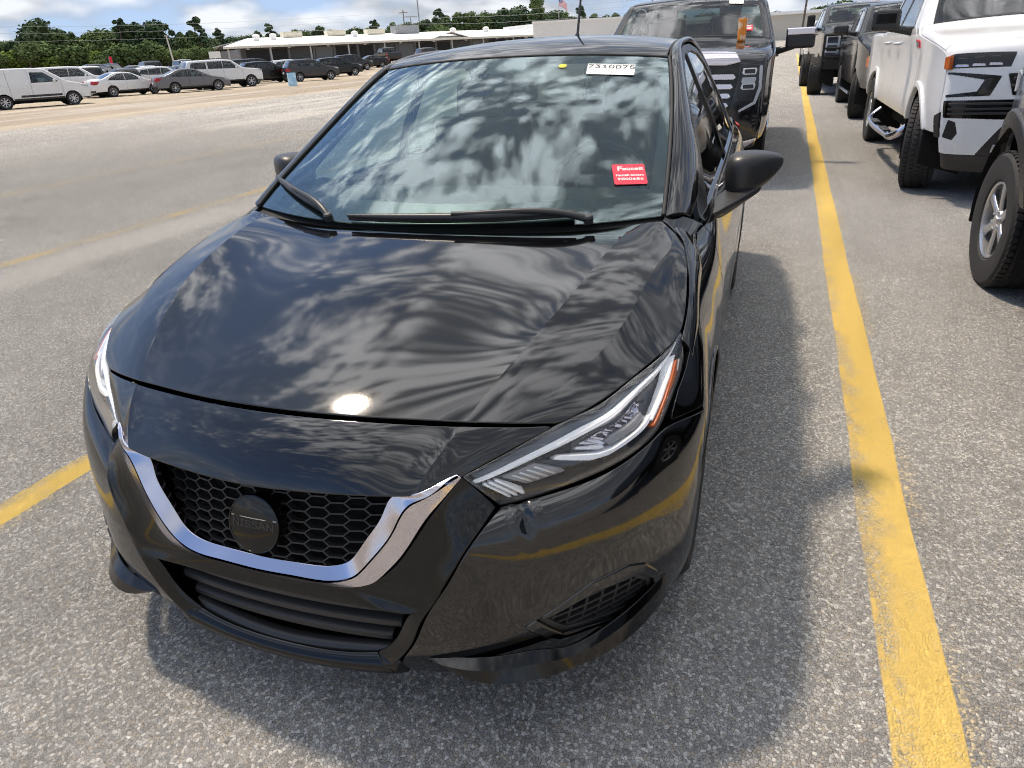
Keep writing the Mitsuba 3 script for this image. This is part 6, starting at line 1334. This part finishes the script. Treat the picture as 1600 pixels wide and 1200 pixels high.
def tree(px, D, h, kd, s, mt, wx=1.0, where=''):
    if 345 < px < 1000: D, h = D+48, h*1.22
    h *= .88
    a = math.atan2(px-800, FPX*1.06); y = 123.1-.0525*px; d = FWD+R0_*(px-800)/FPX-UP*(y-600)/FPX; q = CAM+d*(D/np.hypot(d[0], d[1]))
    z = float(rise(q[0], q[1])); key = (kd, s, mt)
    if key not in _LC: _LC[key] = shape(TK[kd, s][0], mt)
    t = rg.uniform(0, 6.28); c, sn = math.cos(t), math.sin(t); A = np.array([[c*h*wx, -sn*h*wx, 0, q[0]], [sn*h*wx, c*h*wx, 0, q[1]], [0, 0, h, z-.1], [0, 0, 0, 1.0]])
    k = thing('tree', f'{TC[mt]} {TW[kd]} {where}', 'tree', 'trees of the wood behind the lot')
    put('crown', _LC[key], mt, k, A=A); put('trunk', TK[kd, s][1], 'bark', k, A=A)
R0_ = np.cross(FWD, UP)
# skyline: (photo column, height in metres at about 200 m)
sky_px = [-70, 0, 50, 75, 110, 140, 180, 205, 240, 262, 285, 318, 345, 380, 420, 460, 490, 530, 580, 620, 660, 700, 740, 780, 820, 850, 880, 905, 930, 960, 1010]
sky_h = [9.0, 9.6, 10.2, 13.6, 11.2, 10.6, 12.3, 11.6, 12.3, 11.4, 9.8, 9.4, 9.2, 9.2, 8.6, 9.2, 10.2, 9.2, 9.2, 9.9, 10.4, 11.6, 12.6, 12.6, 13.6, 13.8, 11.6, 9.8, 9.6, 9.2, 9.0]
def wh(px): return 'at the far left' if px < 130 else 'behind the stored cars' if px < 330 else 'above the left part of the long roof' if px < 560 else 'above the right part of the long roof' if px < 840 else 'by the flagpole'
px = -75.0
while px < 1010:
    h = float(np.interp(px, sky_px, sky_h))
    kd = 'tall' if rg.random() < .42 else 'broad'
    tree(px, 200+rg.uniform(-8, 8), h*rg.uniform(.88, 1.04), kd, int(rg.integers(4 if kd == 'broad' else 3)), ['leaf_mid', 'leaf_dark', 'leaf_mid', 'leaf_dark'][rg.integers(4)], rg.uniform(.95, 1.25), wh(px))
    px += rg.uniform(13, 21)
px = -80.0
while px < 1000:
    h = float(np.interp(px, sky_px, sky_h))
    if px < 340 or rg.random() < .35:
        kd = 'bush' if rg.random() < .5 else 'broad'; tree(px, 176+rg.uniform(-7, 7), h*rg.uniform(.42, .72), kd, int(rg.integers(2)), ['leaf_mid', 'leaf_bright', 'leaf_mid'][rg.integers(3)], rg.uniform(1.1, 1.5), 'low in front, '+wh(px))
    px += rg.uniform(15, 26)
for px, h, s in ((318, 12.4, 0), (352, 9.8, 1), (205, 12.6, 1), (432, 10.4, 0), (590, 10.4, 1), (690, 12.2, 0), (905, 11.2, 1)): tree(px, 193, h, 'pine', s, 'leaf_dark', 1.25, wh(px))
for px, h, D in ((1195, 6.5, 205), (1216, 7.2, 200), (1234, 7.0, 205), (1290, 9.0, 200), (1314, 9.3, 206), (1275, 7.8, 210), (1350, 9.0, 205), (1150, 7.5, 205), (1100, 9.0, 205), (1060, 9.0, 205)): tree(px, D, h, 'broad', int(h*7) % 4, 'leaf_dark' if px % 3 else 'leaf_mid', 1.2, 'behind the right-hand row')
ug = []
rg2 = np.random.default_rng(3)
pxs = np.r_[np.linspace(-100, 1010, 190), np.linspace(1180, 1360, 26)]
cs, rs = [], []
for p in pxs:
    y = 123.1-.0525*p; d = FWD+R0_*(p-800)/FPX-UP*(y-600)/FPX; q = CAM+d*((rg2.uniform(206, 216)+(48 if 345 < p < 1000 else 0))/np.hypot(d[0], d[1])); h = np.interp(p, sky_px, sky_h)*.55
    for z in np.arange(.6, h, 1.5): cs.append((q[0]+rg2.normal()*.8, q[1]+rg2.normal()*.8, 1.2+z)); rs.append(1.4)
put('undergrowth', leaves(np.array(cs), np.array(rs), 16000, .62, rg2), 'leaf_dark', kind='stuff', label='dark leafy undergrowth filling the wood behind the trunks', cat_='undergrowth')
